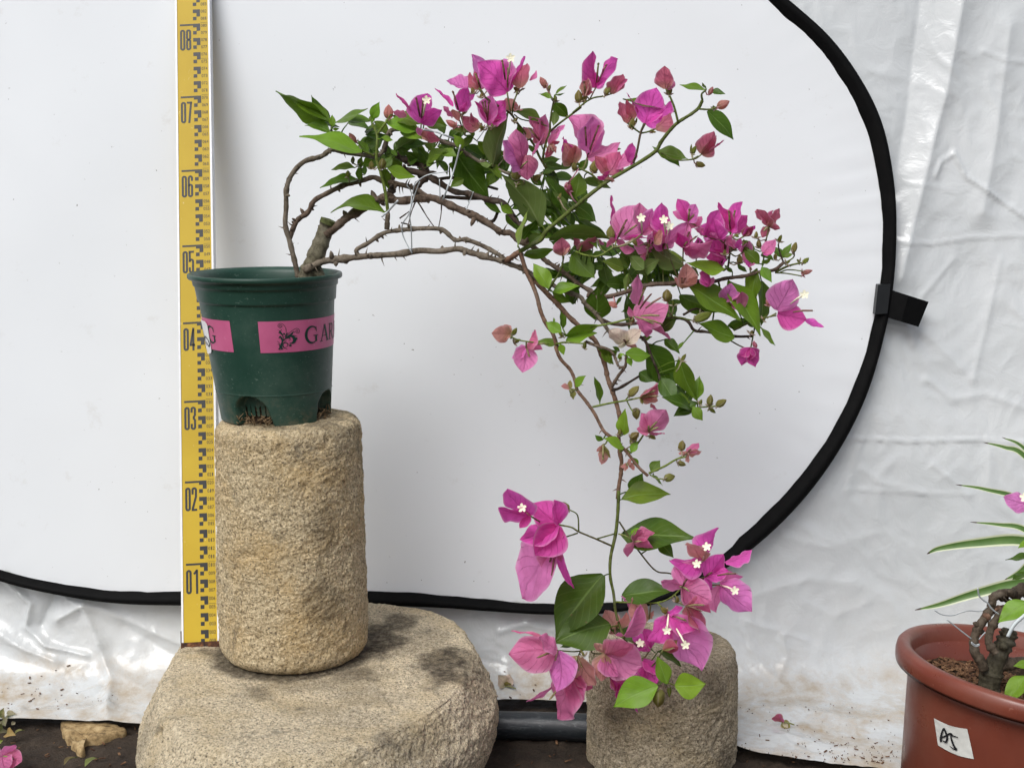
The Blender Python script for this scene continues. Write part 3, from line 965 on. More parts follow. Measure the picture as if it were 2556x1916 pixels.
    for h, hh in holes[:2]:
        for _ in range(46):
            th = h + rnd.uniform(-.30, .34); r = 0.0585 + rnd.uniform(-.006, .007)
            p = Vector((POT_X + r * math.sin(th + .18), POT_CY - r * math.cos(th + .18), POT_Z0 + rnd.uniform(0.000, .009)))
            q = p + Vector((rnd.uniform(-.007, .007), rnd.uniform(-.004, .003), rnd.uniform(-.006, .008)))
            q.z = max(q.z, POT_Z0 + 0.0005)
            mb.tube([p, (p + q) / 2 + Vector((0, 0, rnd.uniform(-.002, .002))), q], [0.0006, 0.0005, 0.0003], 4)
    o = mb.obj('root_fibres', mat_plain('dry_root', (0.20, 0.135, 0.075), 0.85, 0.2, 0.5, 300), root)
    o['kind'] = 'stuff'
    # printed bands
    t = NT('pink_band')
    c = t.coord()
    a = t.ramp(t.noise(c, 30, 5), [(0.3, lin(186, 88, 128)), (0.7, lin(200, 102, 142))])
    s1 = t.ramp(t.noise(c, 220, 2, 0.4, 0.8), [(0.72, 0.0), (0.78, 1.0)])
    a = t.mix(t.math('MULTIPLY', s1, 0.4), a, (0.75, 0.5, 0.6))
    mp = t.done(t.bsdf(a, 0.42, None, 0.4))
    Z0, Z1 = 0.0835, 0.1185
    def band(a0, a1, tilt=0.0):
        n = 40
        vs = []
        for i in range(n + 1):
            th = a0 + (a1 - a0) * i / n
            for j in range(5):
                vs.append(pot_pt(th, Z0 + (Z1 - Z0) * j / 4, 0.0004))
        return mk('printed_band', vs, grid_faces(n + 1, 5), mp, root)
    b1 = band(math.radians(-100), math.radians(-34.5))
    b2 = band(math.radians(-9.3), math.radians(100))
    b1['label'] = 'left pink band with a dark letter G'
    b2['label'] = 'right pink band with a plant ornament and the letters GARD'
    mi = mat_plain('green_ink', (0.008, 0.038, 0.030), 0.5, 0.3)
    def put(parts, th0, z0, sx, sz, name, par):
        """parts: list of (verts2d, faces); unit box mapped to arc length sx, height sz"""
        mb = MB()
        for vs, fs in parts:
            pts = []
            for x, y in vs:
                z = z0 + y * sz
                pts.append(pot_pt(th0 + x * sx / pot_r(z), z, 0.0008))
            mb.add(pts, fs)
        return mb.obj(name, mi, par, smooth=False)
    LET = {}
    gp = arc(.52, .5, .47, .5, 48, 315, 26)
    gw = [0.07 + 0.13 * math.sin(math.pi * min(1, max(0, (i / 26)))) ** 2 for i in range(27)]
    LET['G'] = [ribbon(gp, gw), ribbon([(.84, .44), (.84, .06)], .15), ribbon([(.60, .44), (1.02, .44)], .05), ribbon([(.86, .98), (.84, .82), (.89, .66)], [.03, .08, .03])]
    LET['A'] = [ribbon([(.16, 0), (.52, 1.0)], .07), ribbon([(.50, 1.02), (.88, 0)], .17), ribbon([(.27, .34), (.75, .34)], .05), ribbon([(.02, .015), (.32, .015)], .04), ribbon([(.70, .015), (1.06, .015)], .04)]
    LET['R'] = [ribbon([(.22, 0), (.22, 1)], .15), ribbon([(.2, .97)] + arc(.48, .74, .26, .23, 90, -90, 12) + [(.2, .51)], [.05] + [.05 + .10 * math.sin(math.pi * i / 12) for i in range(13)] + [.05]), ribbon([(.45, .52), (.95, 0.0)], .15), ribbon([(.04, .015), (.42, .015)], .04), ribbon([(.04, .985), (.3, .985)], .04), ribbon([(.82, .015), (1.1, .015)], .04)]
    LET['D'] = [ribbon([(.22, 0), (.22, 1)], .15), ribbon([(.2, .97)] + arc(.42, .5, .5, .47, 90, -90, 16) + [(.2, .03)], [.05] + [.05 + .11 * math.sin(math.pi * i / 16) for i in range(17)] + [.05]), ribbon([(.04, .015), (.3, .015)], .04), ribbon([(.04, .985), (.3, .985)], .04)]
    hz = 0.0184
    for ch, a in (('G', 31.5), ('A', 48.0), ('R', 62.5), ('D', 77.5)):
        put(LET[ch], math.radians(a), 0.0918, 0.0184 if ch != 'R' else 0.0158, hz, 'letter', b2)
    put(LET['G'], math.radians(-67.5), 0.0918, 0.0175, hz, 'letter', b1)
    # plant ornament: strokes read from the print, box 160x100 photo px
    def sp(cx, cy, r, a0, turns, n=40, grow=0.12):
        return [(cx + r * (grow + (1 - grow) * (i / n)) * math.cos(math.radians(a0 + 360 * turns * i / n)), cy + r * (grow + (1 - grow) * (i / n)) * math.sin(math.radians(a0 + 360 * turns * i / n))) for i in range(n + 1)]
    S = []
    def st(pts, w, smooth=True):
        P = [Vector((x, y, 0)) for x, y in pts]
        if smooth and len(P) > 2: P = crom(P, 5)
        n = len(P)
        if hasattr(w, '__len__'): w = [float(np.interp(i / (n - 1), np.linspace(0, 1, len(w)), w)) for i in range(n)]
        v, f = ribbon([(p.x, p.y) for p in P], w)
        S.append((v, f))
    st([(430, 760), (440, 500), (400, 350), (300, 255), (210, 300), (200, 370), (265, 410), (325, 350), (275, 310), (240, 350), (270, 370)], 14)
    st([(390, 780), (560, 600), (760, 475), (870, 520), (870, 620), (800, 640), (750, 590), (790, 535), (825, 570), (795, 600)], 15)
    st([(280, 1200), (250, 1080), (310, 900), (430, 790), (600, 740), (690, 830), (680, 930), (610, 990), (510, 985)], [70, 60, 30, 26, 60, 110, 110, 60, 10])
    st([(320, 900), (420, 810), (530, 800), (560, 880)], [14, 24, 36, 8])
    st([(330, 860), (330, 720), (280, 620), (220, 560)], [12, 34, 56, 90])
    st([(290, 620), (265, 540), (300, 485)], [24, 14, 20])
    st([(300, 960), (290, 830), (240, 730), (195, 810)], [40, 56, 50, 8])
    st([(380, 770), (480, 730), (600, 670), (660, 600), (720, 595)], [8, 30, 60, 34, 20])
    st([(380, 770), (430, 680), (500, 600)], [10, 40, 10])
    st([(440, 1200), (320, 1110), (310, 1010), (380, 960), (460, 1000), (470, 1060)], [10, 40, 34, 26, 40, 8])
    st([(470, 1060), (430, 1100), (370, 1105)], [26, 20, 6])
    st([(180, 1205), (215, 1120), (200, 1020), (140, 1000)], [56, 40, 30, 8])
    st([(150, 900), (230, 1000)], 14); st([(340, 950), (440, 885)], 14)
    st([(640, 720), (720, 730), (800, 770)], [30, 18, 8])
    for (x, y, r) in ((755, 840, 42), (370, 640, 34), (545, 1070, 44), (230, 530, 14), (190, 490, 10), (515, 890, 16), (735, 910, 14)):
        S.append(([(x + r * math.cos(a * math.pi / 4), y + r * math.sin(a * math.pi / 4)) for a in range(8)], [tuple(range(8))]))
    parts = []
    for v, f in S:
        parts.append(([((x - 140) / 720.0, 1 - (y - 250) / 970.0) for x, y in v], f))
    put(parts, math.radians(5.6), 0.0865, 0.0258, 0.0300, 'plant_ornament', b2)
    # curling paper sticker on the left band
    mb = MB()
    stk = mat_plain('sticker_paper', (0.80, 0.80, 0.81), 0.6, 0.3, 0.05)
    n, m_ = 12, 16
    def spt(a, b, ex=0.0):
        z = 0.0765 + 0.0385 * b
        th = math.radians(-100 + 35 * a)
        lift = 0.0012 + 0.0035 * max(0, .35 - a) ** 1 + 0.002 * max(0, b - .8) + ex
        return pot_pt(th - 0.02 * (0.5 - b), z, lift)
    for i in range(n + 1):
        for j in range(m_ + 1):
            a, b = i / n, j / m_
            # rounded corners
            e = 0.0
            if b < .16: e = .5 - .5 * math.sqrt(max(0, 1 - ((.16 - b) / .16) ** 2))
            if b > .9: e = .18 * ((b - .9) / .1) ** 2
            aa = 0.5 + (a - 0.5) * (1 - e * 1.2)
            mb.v.append(spt(aa, b)); mb.uv.append((0, 0))
    mb.f = [tuple(f) for f in grid_faces(n + 1, m_ + 1)]
    so = mb.obj('paper_sticker', stk, root)
    so['label'] = 'curling white sticker with handwritten number'
    mb = MB()
    def ink(pts, w):
        P = crom([Vector((x, y, 0)) for x, y in pts], 5)
        v, f = ribbon([(p.x, p.y) for p in P], w)
        mb.add([spt(x, y, .0005) for x, y in v], f)
    ink([(.42, .78), (.52, .60), (.60, .40), (.62, .26)], .05)
    ink([(.54, .42), (.70, .52), (.90, .46), (.96, .34), (.88, .26), (.72, .36)], .045)
    ink([(.30, .52), (.34, .38), (.42, .26)], .05)
    mb.obj('handwriting', M_INK, so, smooth=False)
M_INK = mat_plain('marker_ink', (0.012, 0.012, 0.014), 0.5, 0.3)
build_pot()

# ------------------------------------------------------------------ red-brown pot on the right
RP = at(2592, 1664, -0.20)
RM = Matrix.Rotation(math.radians(8.0), 3, 'Y') @ Matrix.Rotation(math.radians(-2), 3, 'X')
RR = 0.1475
def rp(th, z, r): return RP + RM @ Vector((r * math.sin(th), -r * math.cos(th), z))
def build_red_pot():
    root = empty('plant_pot', RP + RM @ Vector((0, 0, -0.215)), 'red brown plastic plant pot with white AJ sticker at the right edge', 'pot')
    t = NT('terracotta_plastic')
    c = t.coord()
    a = t.ramp(t.noise(c, 12, 5), [(0.3, (0.145, 0.034, 0.020)), (0.7, (0.200, 0.050, 0.029))])
    s1 = t.ramp(t.noise(c, 190, 2, 0.4, 0.8), [(0.72, 0.0), (0.78, 1.0)])
    a = t.mix(t.math('MULTIPLY', s1, 0.35), a, (0.42, 0.22, 0.16))
    ds = t.ramp(t.noise(c, 7, 6, 0.7), [(0.48, 0.0), (0.75, 1.0)])
    a = t.mix(t.math('MULTIPLY', ds, 0.22), a, (0.30, 0.17, 0.12))
    mr = t.done(t.bsdf(a, t.ramp(t.noise(c, 30, 6, 0.7), [(0.3, 0.24), (0.7, 0.46)]), t.bump(t.noise(c, 60, 3), 0.10, 0.001), 0.5))
    def lathe(name, prof, par, mat, n=160):
        V = [rp(2 * math.pi * k / n, z, r) for r, z in prof for k in range(n)]
        return mk(name, V, grid_faces(len(prof), n, True), mat, par)
    lathe('pot_wall', [(.0, -.215), (.105, -.215), (.110, -.21), (.1285, -.03), (.1300, -.016), (.1255, -.016), (.1230, -.05), (.118, -.12)], root, mr)
    lathe('rim', [(.1300, -.016), (.1418, -.017), (.1426, -.021), (.1440, -.017), (.1448, -.010), (.1440, -.0035), (.1415, -.0003), (.1370, .0006), (.1320, -.0005), (.1285, -.005), (.1256, -.017)], root, mr)
    # soil
    V = []
    n, mm = 90, 22
    for i in range(mm):
        r = .1245 * i / (mm - 1)
        for k in range(n):
            th = 2 * math.pi * k / n
            p = rp(th, -0.037, r)
            p.z += 0.006 * fbm(p * 40, 3) + 0.010 * max(0, 1 - r / .11)
            V.append(p)
    mk('soil', V, grid_faces(mm, n, True), M['soil'], root)
    rnd = random.Random(11)
    mb = MB()
    for _ in range(1500):
        th = rnd.uniform(-math.pi, 0.6) ; r = .121 * math.sqrt(rnd.random())
        p = rp(th, -0.037, r)
        p.z += 0.006 * fbm(p * 40, 3) + 0.010 * max(0, 1 - r / .11) + 0.0012
        Mx = Matrix.Rotation(rnd.uniform(0, 6.28), 3, 'Z') @ Matrix.Rotation(rnd.uniform(-.5, .5), 3, 'Y') @ Matrix.Rotation(rnd.uniform(-.6, .6), 3, 'X')
        mb.box(p, rnd.uniform(.0015, .0065), rnd.uniform(.0006, .0014), .0005, Mx)
    t = NT('bark_chip')
    c = t.coord()
    cc = t.ramp(t.noise(c, 110, 3), [(0.32, (0.040, 0.018, 0.010)), (0.5, (0.12, 0.060, 0.030)), (0.7, (0.26, 0.15, 0.08))])
    M['chip'] = t.done(t.bsdf(cc, 0.8, None, 0.25))
    o = mb.obj('bark_chips', M['chip'], root, smooth=False); o['kind'] = 'stuff'
    # sticker
    z3 = lambda x, y: (2310 + x / 11.05, 1760 + y / 11.05)
    def on_wall(x, y, off):
        best = None
        px, py = z3(x, y)
        lo, hi = RP.y - .16, RP.y
        # march the view ray until it meets the tapered wall
        for s in range(200):
            Yk = lo + (hi - lo) * s / 200
            p = at(px, py, Yk)
            q = RM.inverted() @ (p - RP)
            r = math.hypot(q.x, q.y)
            rw = float(np.interp(q.z, [-.21, -.03], [.110, .1285])) + off
            if r < rw: return p
        return p
    quad = [(232, 342), (1150, 640), (1335, 1470), (345, 1090)]
    n = 14
    V = []
    for i in range(n + 1):
        for j in range(n + 1):
            a, b = i / n, j / n
            top = (quad[0][0] + (quad[1][0] - quad[0][0]) * a, quad[0][1] + (quad[1][1] - quad[0][1]) * a + 60 * math.sin(math.pi * a))
            bot = (quad[3][0] + (quad[2][0] - quad[3][0]) * a, quad[3][1] + (quad[2][1] - quad[3][1]) * a + 70 * math.sin(math.pi * a))
            p = on_wall(top[0] + (bot[0] - top[0]) * b, top[1] + (bot[1] - top[1]) * b, 0.0012)
            V.append(p + Vector((0, -1, 0)) * 0.0007 * abs(noise.noise(p * 180)))
    so = mk('sticker', V, grid_faces(n + 1, n + 1), mat_plain('sticker_grey', (0.60, 0.60, 0.56), 0.55, 0.35, 0.08), root)
    so['label'] = 'white paper sticker with handwritten AJ'
    mb = MB()
    def ink(pts, w):
        P = crom([Vector((x, y, 0)) for x, y in pts], 5)
        m_ = len(P)
        if hasattr(w, '__len__'): w = [float(np.interp(i / (m_ - 1), np.linspace(0, 1, len(w)), w)) for i in range(m_)]
        v, f = ribbon([(p.x, p.y) for p in P], w)
        mb.add([on_wall(x, y, 0.0026) for x, y in v], f)
    ink([(430, 1000), (420, 900), (460, 720), (505, 620)], [60, 60, 50, 44])
    ink([(505, 620), (560, 740), (600, 880), (560, 1000), (470, 960)], [44, 50, 60, 60, 14])
    ink([(390, 890), (520, 850), (680, 770), (760, 830), (900, 880)], [30, 50, 50, 40, 24])
    ink([(690, 780), (720, 940), (780, 1100), (860, 1220)], [40, 50, 54, 60])
    ink([(870, 1225), (770, 1190), (660, 1105)], [40, 34, 10])
    mb.obj('handwriting', M_INK, so, smooth=False)
build_red_pot()

# ------------------------------------------------------------------ pipe and ground clutter
def build_pipe():
    P = [dat(940, 1570, .075), dat(1080, 1562, .068), dat(1170, 1565, .066), dat(1270, 1580, .06), dat(1380, 1600, .05)]
    for p in P: p.z = ZG + 0.017 - 0.0
    mb = MB()
    mb.tube(crom(P, 10), 0.0175, 24)
    t = NT('black_rubber_hose')
    c = t.coord()
    sc = t.ramp(t.noise(t.mapping(c, (30, 30, 200)), 1.0, 6, 0.7, 2.0), [(0.52, 0.0), (0.72, 1.0)])
    cc = t.mix(t.math('MULTIPLY', sc, 0.5), (0.016, 0.020, 0.024), (0.20, 0.21, 0.22))
    m = t.done(t.bsdf(cc, 0.38, t.bump(t.noise(c, 50, 4), 0.15, 0.002), 0.5))
    tag(mb.obj('water_hose', m), 'black flattened water hose on the soil between millstone and short drum', 'hose')
build_pipe()

def build_rock():
    c0 = at(205, 1826, 0.070)
    mb = MB()
    z7 = lambda x, y: (x / 5.53, 1700 + y / 5.53)
    out = [(830, 540), (870, 660), (905, 770), (990, 790), (1030, 880), (1060, 930), (1150, 920), (1180, 800), (1380, 770), (1560, 720), (1740, 660), (1700, 600), (1500, 560), (1200, 540), (1000, 520)]
    top = [at_z(*z7(x, y), ZG + 0.010) for x, y in out]
    cen = sum(top, Vector()) / len(top)
    n = len(top)
    V = []; F = []
    lay = [(0.0, .001), (0.45, .0008), (0.8, .0), (0.96, -.001), (1.01, -.004), (1.02, -.008), (1.0, -.012), (0.97, -.02)]
    R = []
    ring = crom(top + [top[0]], 5)[:-1]
    nr = len(ring)
    for s, dz in lay:
        for p in ring:
            q = cen + (p - cen) * s; q.z = cen.z + dz
            q += Vector((1, 1, .5)) * 0.0025 * fbm(q * 60, 3)
            # round pit near the left end
            pit = at_z(*z7(1110, 740), ZG + .010)
            d = math.hypot(q.x - pit.x, (q.y - pit.y) * 1.0)
            if s < 1.0: q.z -= 0.010 * (1 - sst(.006, .013, d))
            V.append(q)
    t = NT('weathered_chunk')
    c = t.coord()
    nn = t.noise(c, 70, 7, 0.7)
    cc = t.ramp(nn, [(0.33, (0.10, 0.065, 0.03)), (0.5, (0.36, 0.25, 0.12)), (0.68, (0.55, 0.42, 0.23))])
    m = t.done(t.bsdf(cc, 0.85, t.bump(nn, 0.8, 0.003), 0.25))
    o = mk('rock', V, grid_faces(len(lay), nr, True), m)
    tag(o, 'yellowish broken rock on the soil under the edge of the plastic sheet', 'rock')
build_rock()

def build_debris():
    rnd = random.Random(5)
    mb = MB()
    def flake(p, s, n=None):
        a = rnd.uniform(0, 6.28)
        Mx = Matrix.Rotation(a, 3, 'Z') @ Matrix.Rotation(rnd.uniform(-.3, .3), 3, 'Y')
        mb.box(p + Vector((0, -.0008, .0012)), s, s * rnd.uniform(.15, .4), .0004, Mx)
    cnt = [(1600, 1520, 340, 120, 60), (1700, 1605, 240, 40, 40), (1780, 1615, 150, 35, 60), (0, 1430, 160, 120, 26), (60, 1500, 200, 30, 18), (1090, 1440, 170, 90, 16)]
    for x, y, w, h, k in cnt:
        for _ in range(k):
            p = on_sheet(x + rnd.random() * w, y + rnd.random() * h)
            flake(p, rnd.choice([.0004, .0005, .0006, .0006, .0008, .001, .0012, .0024]))
    for _ in range(420):
        p = Vector((rnd.uniform(-.7, .5), rnd.uniform(-.15, .1), ZG + rnd.uniform(0, .004)))
        flake(p, rnd.uniform(.0008, .0045))
    o = mb.obj('plant_litter', M['chip'], smooth=False)
    tag(o, 'small brown bark flakes and crumbs scattered along the foot of the sheet', 'litter', kind='stuff')
build_debris()
# ------------------------------------------------------------------ plant building blocks
RND = random.Random(21)
ZONES = {1: (650, 100, 2.7633), 2: (1050, 100, 4.145), 3: (1400, 100, 3.316), 4: (1250, 400, 3.316), 5: (1600, 450, 3.316), 6: (1200, 750, 3.3154), 7: (1200, 1180, 2.4743), 8: (2260, 1300, 3.189)}
def zp(z, x, y):
    ox, oy, s = ZONES[z]
    return ox + x / s, oy + y / s

def plant_y(x, y):
    """depth the plant has, roughly, at a view position: it leans forward as it hangs"""
    a = float(np.interp(y, [300, 700, 1000, 1400, 1800], [-0.01, -0.03, -0.055, -0.095, -0.115]))
    b = float(np.interp(x, [700, 1100, 1700, 2000], [0.02, 0.0, -0.015, 0.01]))
    return a + b

LEAF_W = [(0, .03), (.06, .30), (.14, .62), (.25, .90), (.37, 1.0), (.5, .95), (.63, .78), (.75, .53), (.86, .27), (.94, .10), (1, 0.0)]
BRACT_W = [(0, .10), (.05, .42), (.13, .74), (.25, .95), (.4, 1.0), (.55, .95), (.7, .78), (.82, .54), (.91, .29), (.97, .10), (1, 0.0)]
SPEAR_W = [(0, .10), (.08, .5), (.2, .85), (.35, 1.0), (.5, .92), (.65, .72), (.8, .45), (.92, .18), (1, 0.0)]

def blade(B, T, n, ratio, prof, arch, fold, wave, seed, NU=13, NV=3, twist=0.0, curl=0.0, crinkle=0.0):
    """leaf surface from B to T, facing n; ratio = full width / length"""
    B, T = Vector(B), Vector(T)
    X = T - B; L = X.length; x = X / L
    n = (n - x * n.dot(x)).normalized()
    s = n.cross(x)
    r = random.Random(seed)
    ph = r.uniform(0, 6.28); ph2 = r.uniform(0, 6.28); k1 = r.uniform(1.5, 2.6); asym = r.uniform(-.08, .08)
    sway = r.uniform(-.05, .05)
    us, ws = zip(*prof)
    V, U = [], []
    for i in range(NU + 1):
        u = i / NU
        u = u ** 0.92
        hw = float(np.interp([max(0, u - .05), u, min(1, u + .05)], us, ws).mean()) * ratio / 2 * (1 if i < NU else 0.02)
        tw = twist * (u - 0.5)
        s2 = s * math.cos(tw) + n * math.sin(tw)
        n2 = n * math.cos(tw) - s * math.sin(tw)
        par = 4 * u * (1 - u)
        for j in range(-NV, NV + 1):
            v = j / NV
            wv = wave * math.sin(k1 * 2 * math.pi * u + ph + (1.7 if v > 0 else 0)) * abs(v) ** 1.5 * min(1, hw / (ratio * .25) + .1)
            h = arch * par + fold * abs(v) * hw + curl * (v * v) * hw + wv * ratio
            h += 0.012 * math.sin(9 * u + 5 * v + ph2)
            if crinkle: h += crinkle * noise.noise(Vector((u * 4.5 + ph * 9, v * 2.2 * ratio, seed))) * min(1, 5 * u) + crinkle * .5 * noise.noise(Vector((u * 11 + ph, v * 5 * ratio, seed + .5)))
            y = v * hw * (1 + asym * (1 if v > 0 else -1)) + sway * par
            V.append(B + x * (u * L) + s2 * (y * L) + n2 * (h * L))
            U.append((u, 0.5 + 0.5 * v))
    return V, [tuple(f[::-1]) for f in grid_faces(NU + 1, 2 * NV + 1)], U

def facing(B, T, app, true, under, rnd, flip=0.12):
    x = (T - B).normalized()
    tc = (CAM - (B + T) / 2).normalized()
    c = (tc - x * x.dot(tc)).normalized()
    s = x.cross(c)
    true = max(true, app * 1.02)
    cr = max(0.12, min(1.0, app / true)); sr = math.sqrt(1 - cr * cr)
    if under: cr = -cr
    a, b = c * cr + s * sr, c * cr - s * sr
    n = a if a.z > b.z else b
    if rnd.random() < flip: n = b if n is a else a
    return n, true

def jit(c, rnd, h=0.10):
    k = 1 + rnd.uniform(-h, h)
    return tuple(max(0.0, min(1.0, x * k * (1 + rnd.uniform(-h * .5, h * .5)))) for x in c)

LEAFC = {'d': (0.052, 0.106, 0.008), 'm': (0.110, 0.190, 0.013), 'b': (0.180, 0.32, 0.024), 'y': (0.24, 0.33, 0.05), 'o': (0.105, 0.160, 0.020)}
BRC = {'M': (.96, .15, .64), 'D': (.82, .115, .47), 'P': (.93, .30, .60), 'L': (.93, .30, .72), 'R': lin(216, 122, 146), 'S': lin(236, 174, 164), 'W': (.98, .88, .68), 'O': lin(172, 170, 98), 'G': lin(150, 164, 72), 'K': (.86, .24, .46)}
BRA = {'M': 0, 'D': 0, 'P': 0.05, 'L': 0, 'R': 0.45, 'S': 0.5, 'W': 0.5, 'O': 0.8, 'G': 0.9, 'K': 0.25}

BR = []          # samples along stems: (px, py, world)
class Plant:
    def __init__(s, root): s.root = root; s.n = 0
    def stem(s, z, pts, r, Y, color, name='branch', thorns=0.0, knots=0.0, sub=6, n=8, own=None, register=True):
        """pts in zone pixels; r (start, end) in photo px; Y (start, end) depth"""
        px = [zp(*((z,) + p)) if len(p) == 2 else zp(*p) for p in pts]
        return s.stem_px(px, r, Y, color, name, thorns, knots, sub, n, own, register)
    def stem_px(s, px, r, Y, color, name='branch', thorns=0.0, knots=0.0, sub=6, n=8, own=None, register=True):
        m = len(px)
        P3 = []
        for i, (x, y) in enumerate(px):
            f = i / (m - 1)
            yy = Y[0] + (Y[1] - Y[0]) * f + (0.006 * noise.noise(Vector((x * .012, y * .012, len(px)))) if 0 < i < m - 1 and thorns > 0 else 0)
            P3.append(at(x, y, yy))
        C = crom(P3, sub)
        N = len(C)
        pm = 0.000479
        rad = []
        seed = RND.uniform(0, 100)
        for i in range(N):
            f = i / (N - 1)
            rr = (r[0] + (r[1] - r[0]) * f) * pm
            rr *= 1 + knots * 0.6 * max(0, noise.noise(Vector((i * .55 / sub * 6, seed, 0)))) + 0.14 * noise.noise(Vector((i * 0.9, seed, 4)))
            rad.append(rr)
        mb = MB()
        mb.tube(C, rad, n)
        if thorns:
            for i in range(2, N - 2):
                if RND.random() < thorns:
                    t = (C[i + 1] - C[i - 1]).normalized()
                    d = Vector((RND.uniform(-1, 1), RND.uniform(-1, .6), RND.uniform(-1, 1)))
                    d = (d - t * d.dot(t)).normalized()
                    if RND.random() < .55:        # thorn
                        l = RND.uniform(.004, .013)
                        mb.tube([C[i], C[i] + d * l * .5 + t * .001, C[i] + d * l + t * .003], [rad[i] * .42, .0007, .0001], 5)
                    else:                         # node bump
                        l = rad[i] * RND.uniform(1.3, 2.5)
                        mb.tube([C[i], C[i] + d * l * .8, C[i] + d * l * 1.15], [rad[i] * .8, rad[i] * .55, rad[i] * .15], 6)
        if own is not None: return mb, C
        o = mb.obj(name, M['stem'], s.root, color=(*color, 1))
        if register:
            for p, q in zip(C, range(N)):
                c_, s_ = math.cos(PITCH), math.sin(PITCH)
                d = p - CAM
                zc = d.y * c_ - d.z * s_; yc = d.y * s_ + d.z * c_
                BR.append((1278 + F_PX * d.x / zc, 958 - F_PX * yc / zc, p))
        return o
    def nearest(s, x, y, lim):
        best, bd = None, lim * lim
        for bx, by, p in BR:
            d = (bx - x) ** 2 + (by - y) ** 2
            if d < bd: best, bd = p, d
        return best
    def leaf(s, z, bx, by, tx, ty, app, kind='m', Y=None, d=None, arch=None, px=False):
        b = (bx, by) if px else zp(z, bx, by)
        t = (tx, ty) if px else zp(z, tx, ty)
        under = 'u' in kind
        k = kind.replace('u', '')
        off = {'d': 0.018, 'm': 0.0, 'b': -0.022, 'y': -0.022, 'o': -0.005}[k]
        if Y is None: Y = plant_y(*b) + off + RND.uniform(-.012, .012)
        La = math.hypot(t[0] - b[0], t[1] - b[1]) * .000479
        if d is None: d = RND.uniform(-.45, .35)
        B, T = at(*b, Y), at(*t, Y + d * La)
        n, true = facing(B, T, app, 0.60, under, RND)
        s.n += 1
        a = RND.uniform(-.02, .09) if arch is None else arch
        V, F, U = blade(B, T, n, true, LEAF_W, a, RND.uniform(.05, .38), RND.uniform(.01, .045), s.n, twist=RND.uniform(-.35, .35))
        q = s.nearest(b[0], b[1], 75)
        if q is not None and (q - B).length < .06:
            mid = (B + q) / 2 + Vector((0, 0, RND.uniform(-.002, .003)))
            mb = MB(); mb.v, mb.f, mb.uv = [Vector(v) for v in V], list(F), list(U)
            mb.tube([q, mid, B.lerp(T, .03)], [.0009, .0008, .0006], 5, cap=False)
            V, F, U = mb.v, mb.f, mb.uv
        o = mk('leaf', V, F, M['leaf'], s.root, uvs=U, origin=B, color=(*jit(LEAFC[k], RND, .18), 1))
        return o
    def bract_mesh(s, B, T, app, c, parent, spear=False, n=None):
        true0 = 0.78
        if n is None: n, true = facing(B, T, app, true0, RND.random() < .5, RND, .4)
        else: true = app
        true *= 1.17
        if app < .30: true = max(.45, app)
        s.n += 1
        V, F, U = blade(B, T, n, true, SPEAR_W if app < .30 else BRACT_W, RND.uniform(-.10, .12), RND.uniform(-.25, .35), RND.uniform(.02, .06), s.n, NU=15, NV=4, twist=RND.uniform(-.45, .45), curl=RND.uniform(-.3, .5), crinkle=RND.uniform(.025, .06))
        return mk('bract', V, F, M['bract'], parent, uvs=U, origin=B, color=(*jit(BRC[c], RND, .10), BRA[c]))
    def flower(s, z, cx, cy, bracts, tubes=(), opens=(), stalk=None, Y=None, lim=150):
        c = zp(z, cx, cy)
        if Y is None: Y = plant_y(*c) - 0.02 + RND.uniform(-.016, .016)
        C = at(*c, Y)
        mb = MB()
        # receptacle and pedicel
        if stalk:
            P = [C] + [at(*zp(z, x, y), Y + .004 * (i + 1)) for i, (x, y) in enumerate(stalk)]
            P = crom(P, 4)
        else:
            q = s.nearest(c[0], c[1], lim)
            if q is None: q = C + Vector((RND.uniform(-.004, .004), .012, -.014))
            P = crom([C, C.lerp(q, .5) + Vector((0, .002, -.004)), q], 4)
        mb.tube(P, [.0010] + [.00085] * (len(P) - 1), 6)
        fl = mb.obj('flower', M['stem'], s.root, color=(0.20, 0.22, 0.07, 1), origin=C)
        for b in bracts:
            tx, ty, w, k = b[:4]
            bb = zp(z, *b[4]) if len(b) > 4 and b[4] is not None else c
            d = b[5] if len(b) > 5 else None
            t = zp(z, tx, ty)
            La = math.hypot(t[0] - bb[0], t[1] - bb[1]) * .000479
            if d is None: d = RND.uniform(-.5, .45)
            yb = Y + (0 if bb == c else RND.uniform(-.006, .006))
            B, T = at(*bb, yb), at(*t, yb + d * La)
            s.bract_mesh(B, T, w, k, fl)
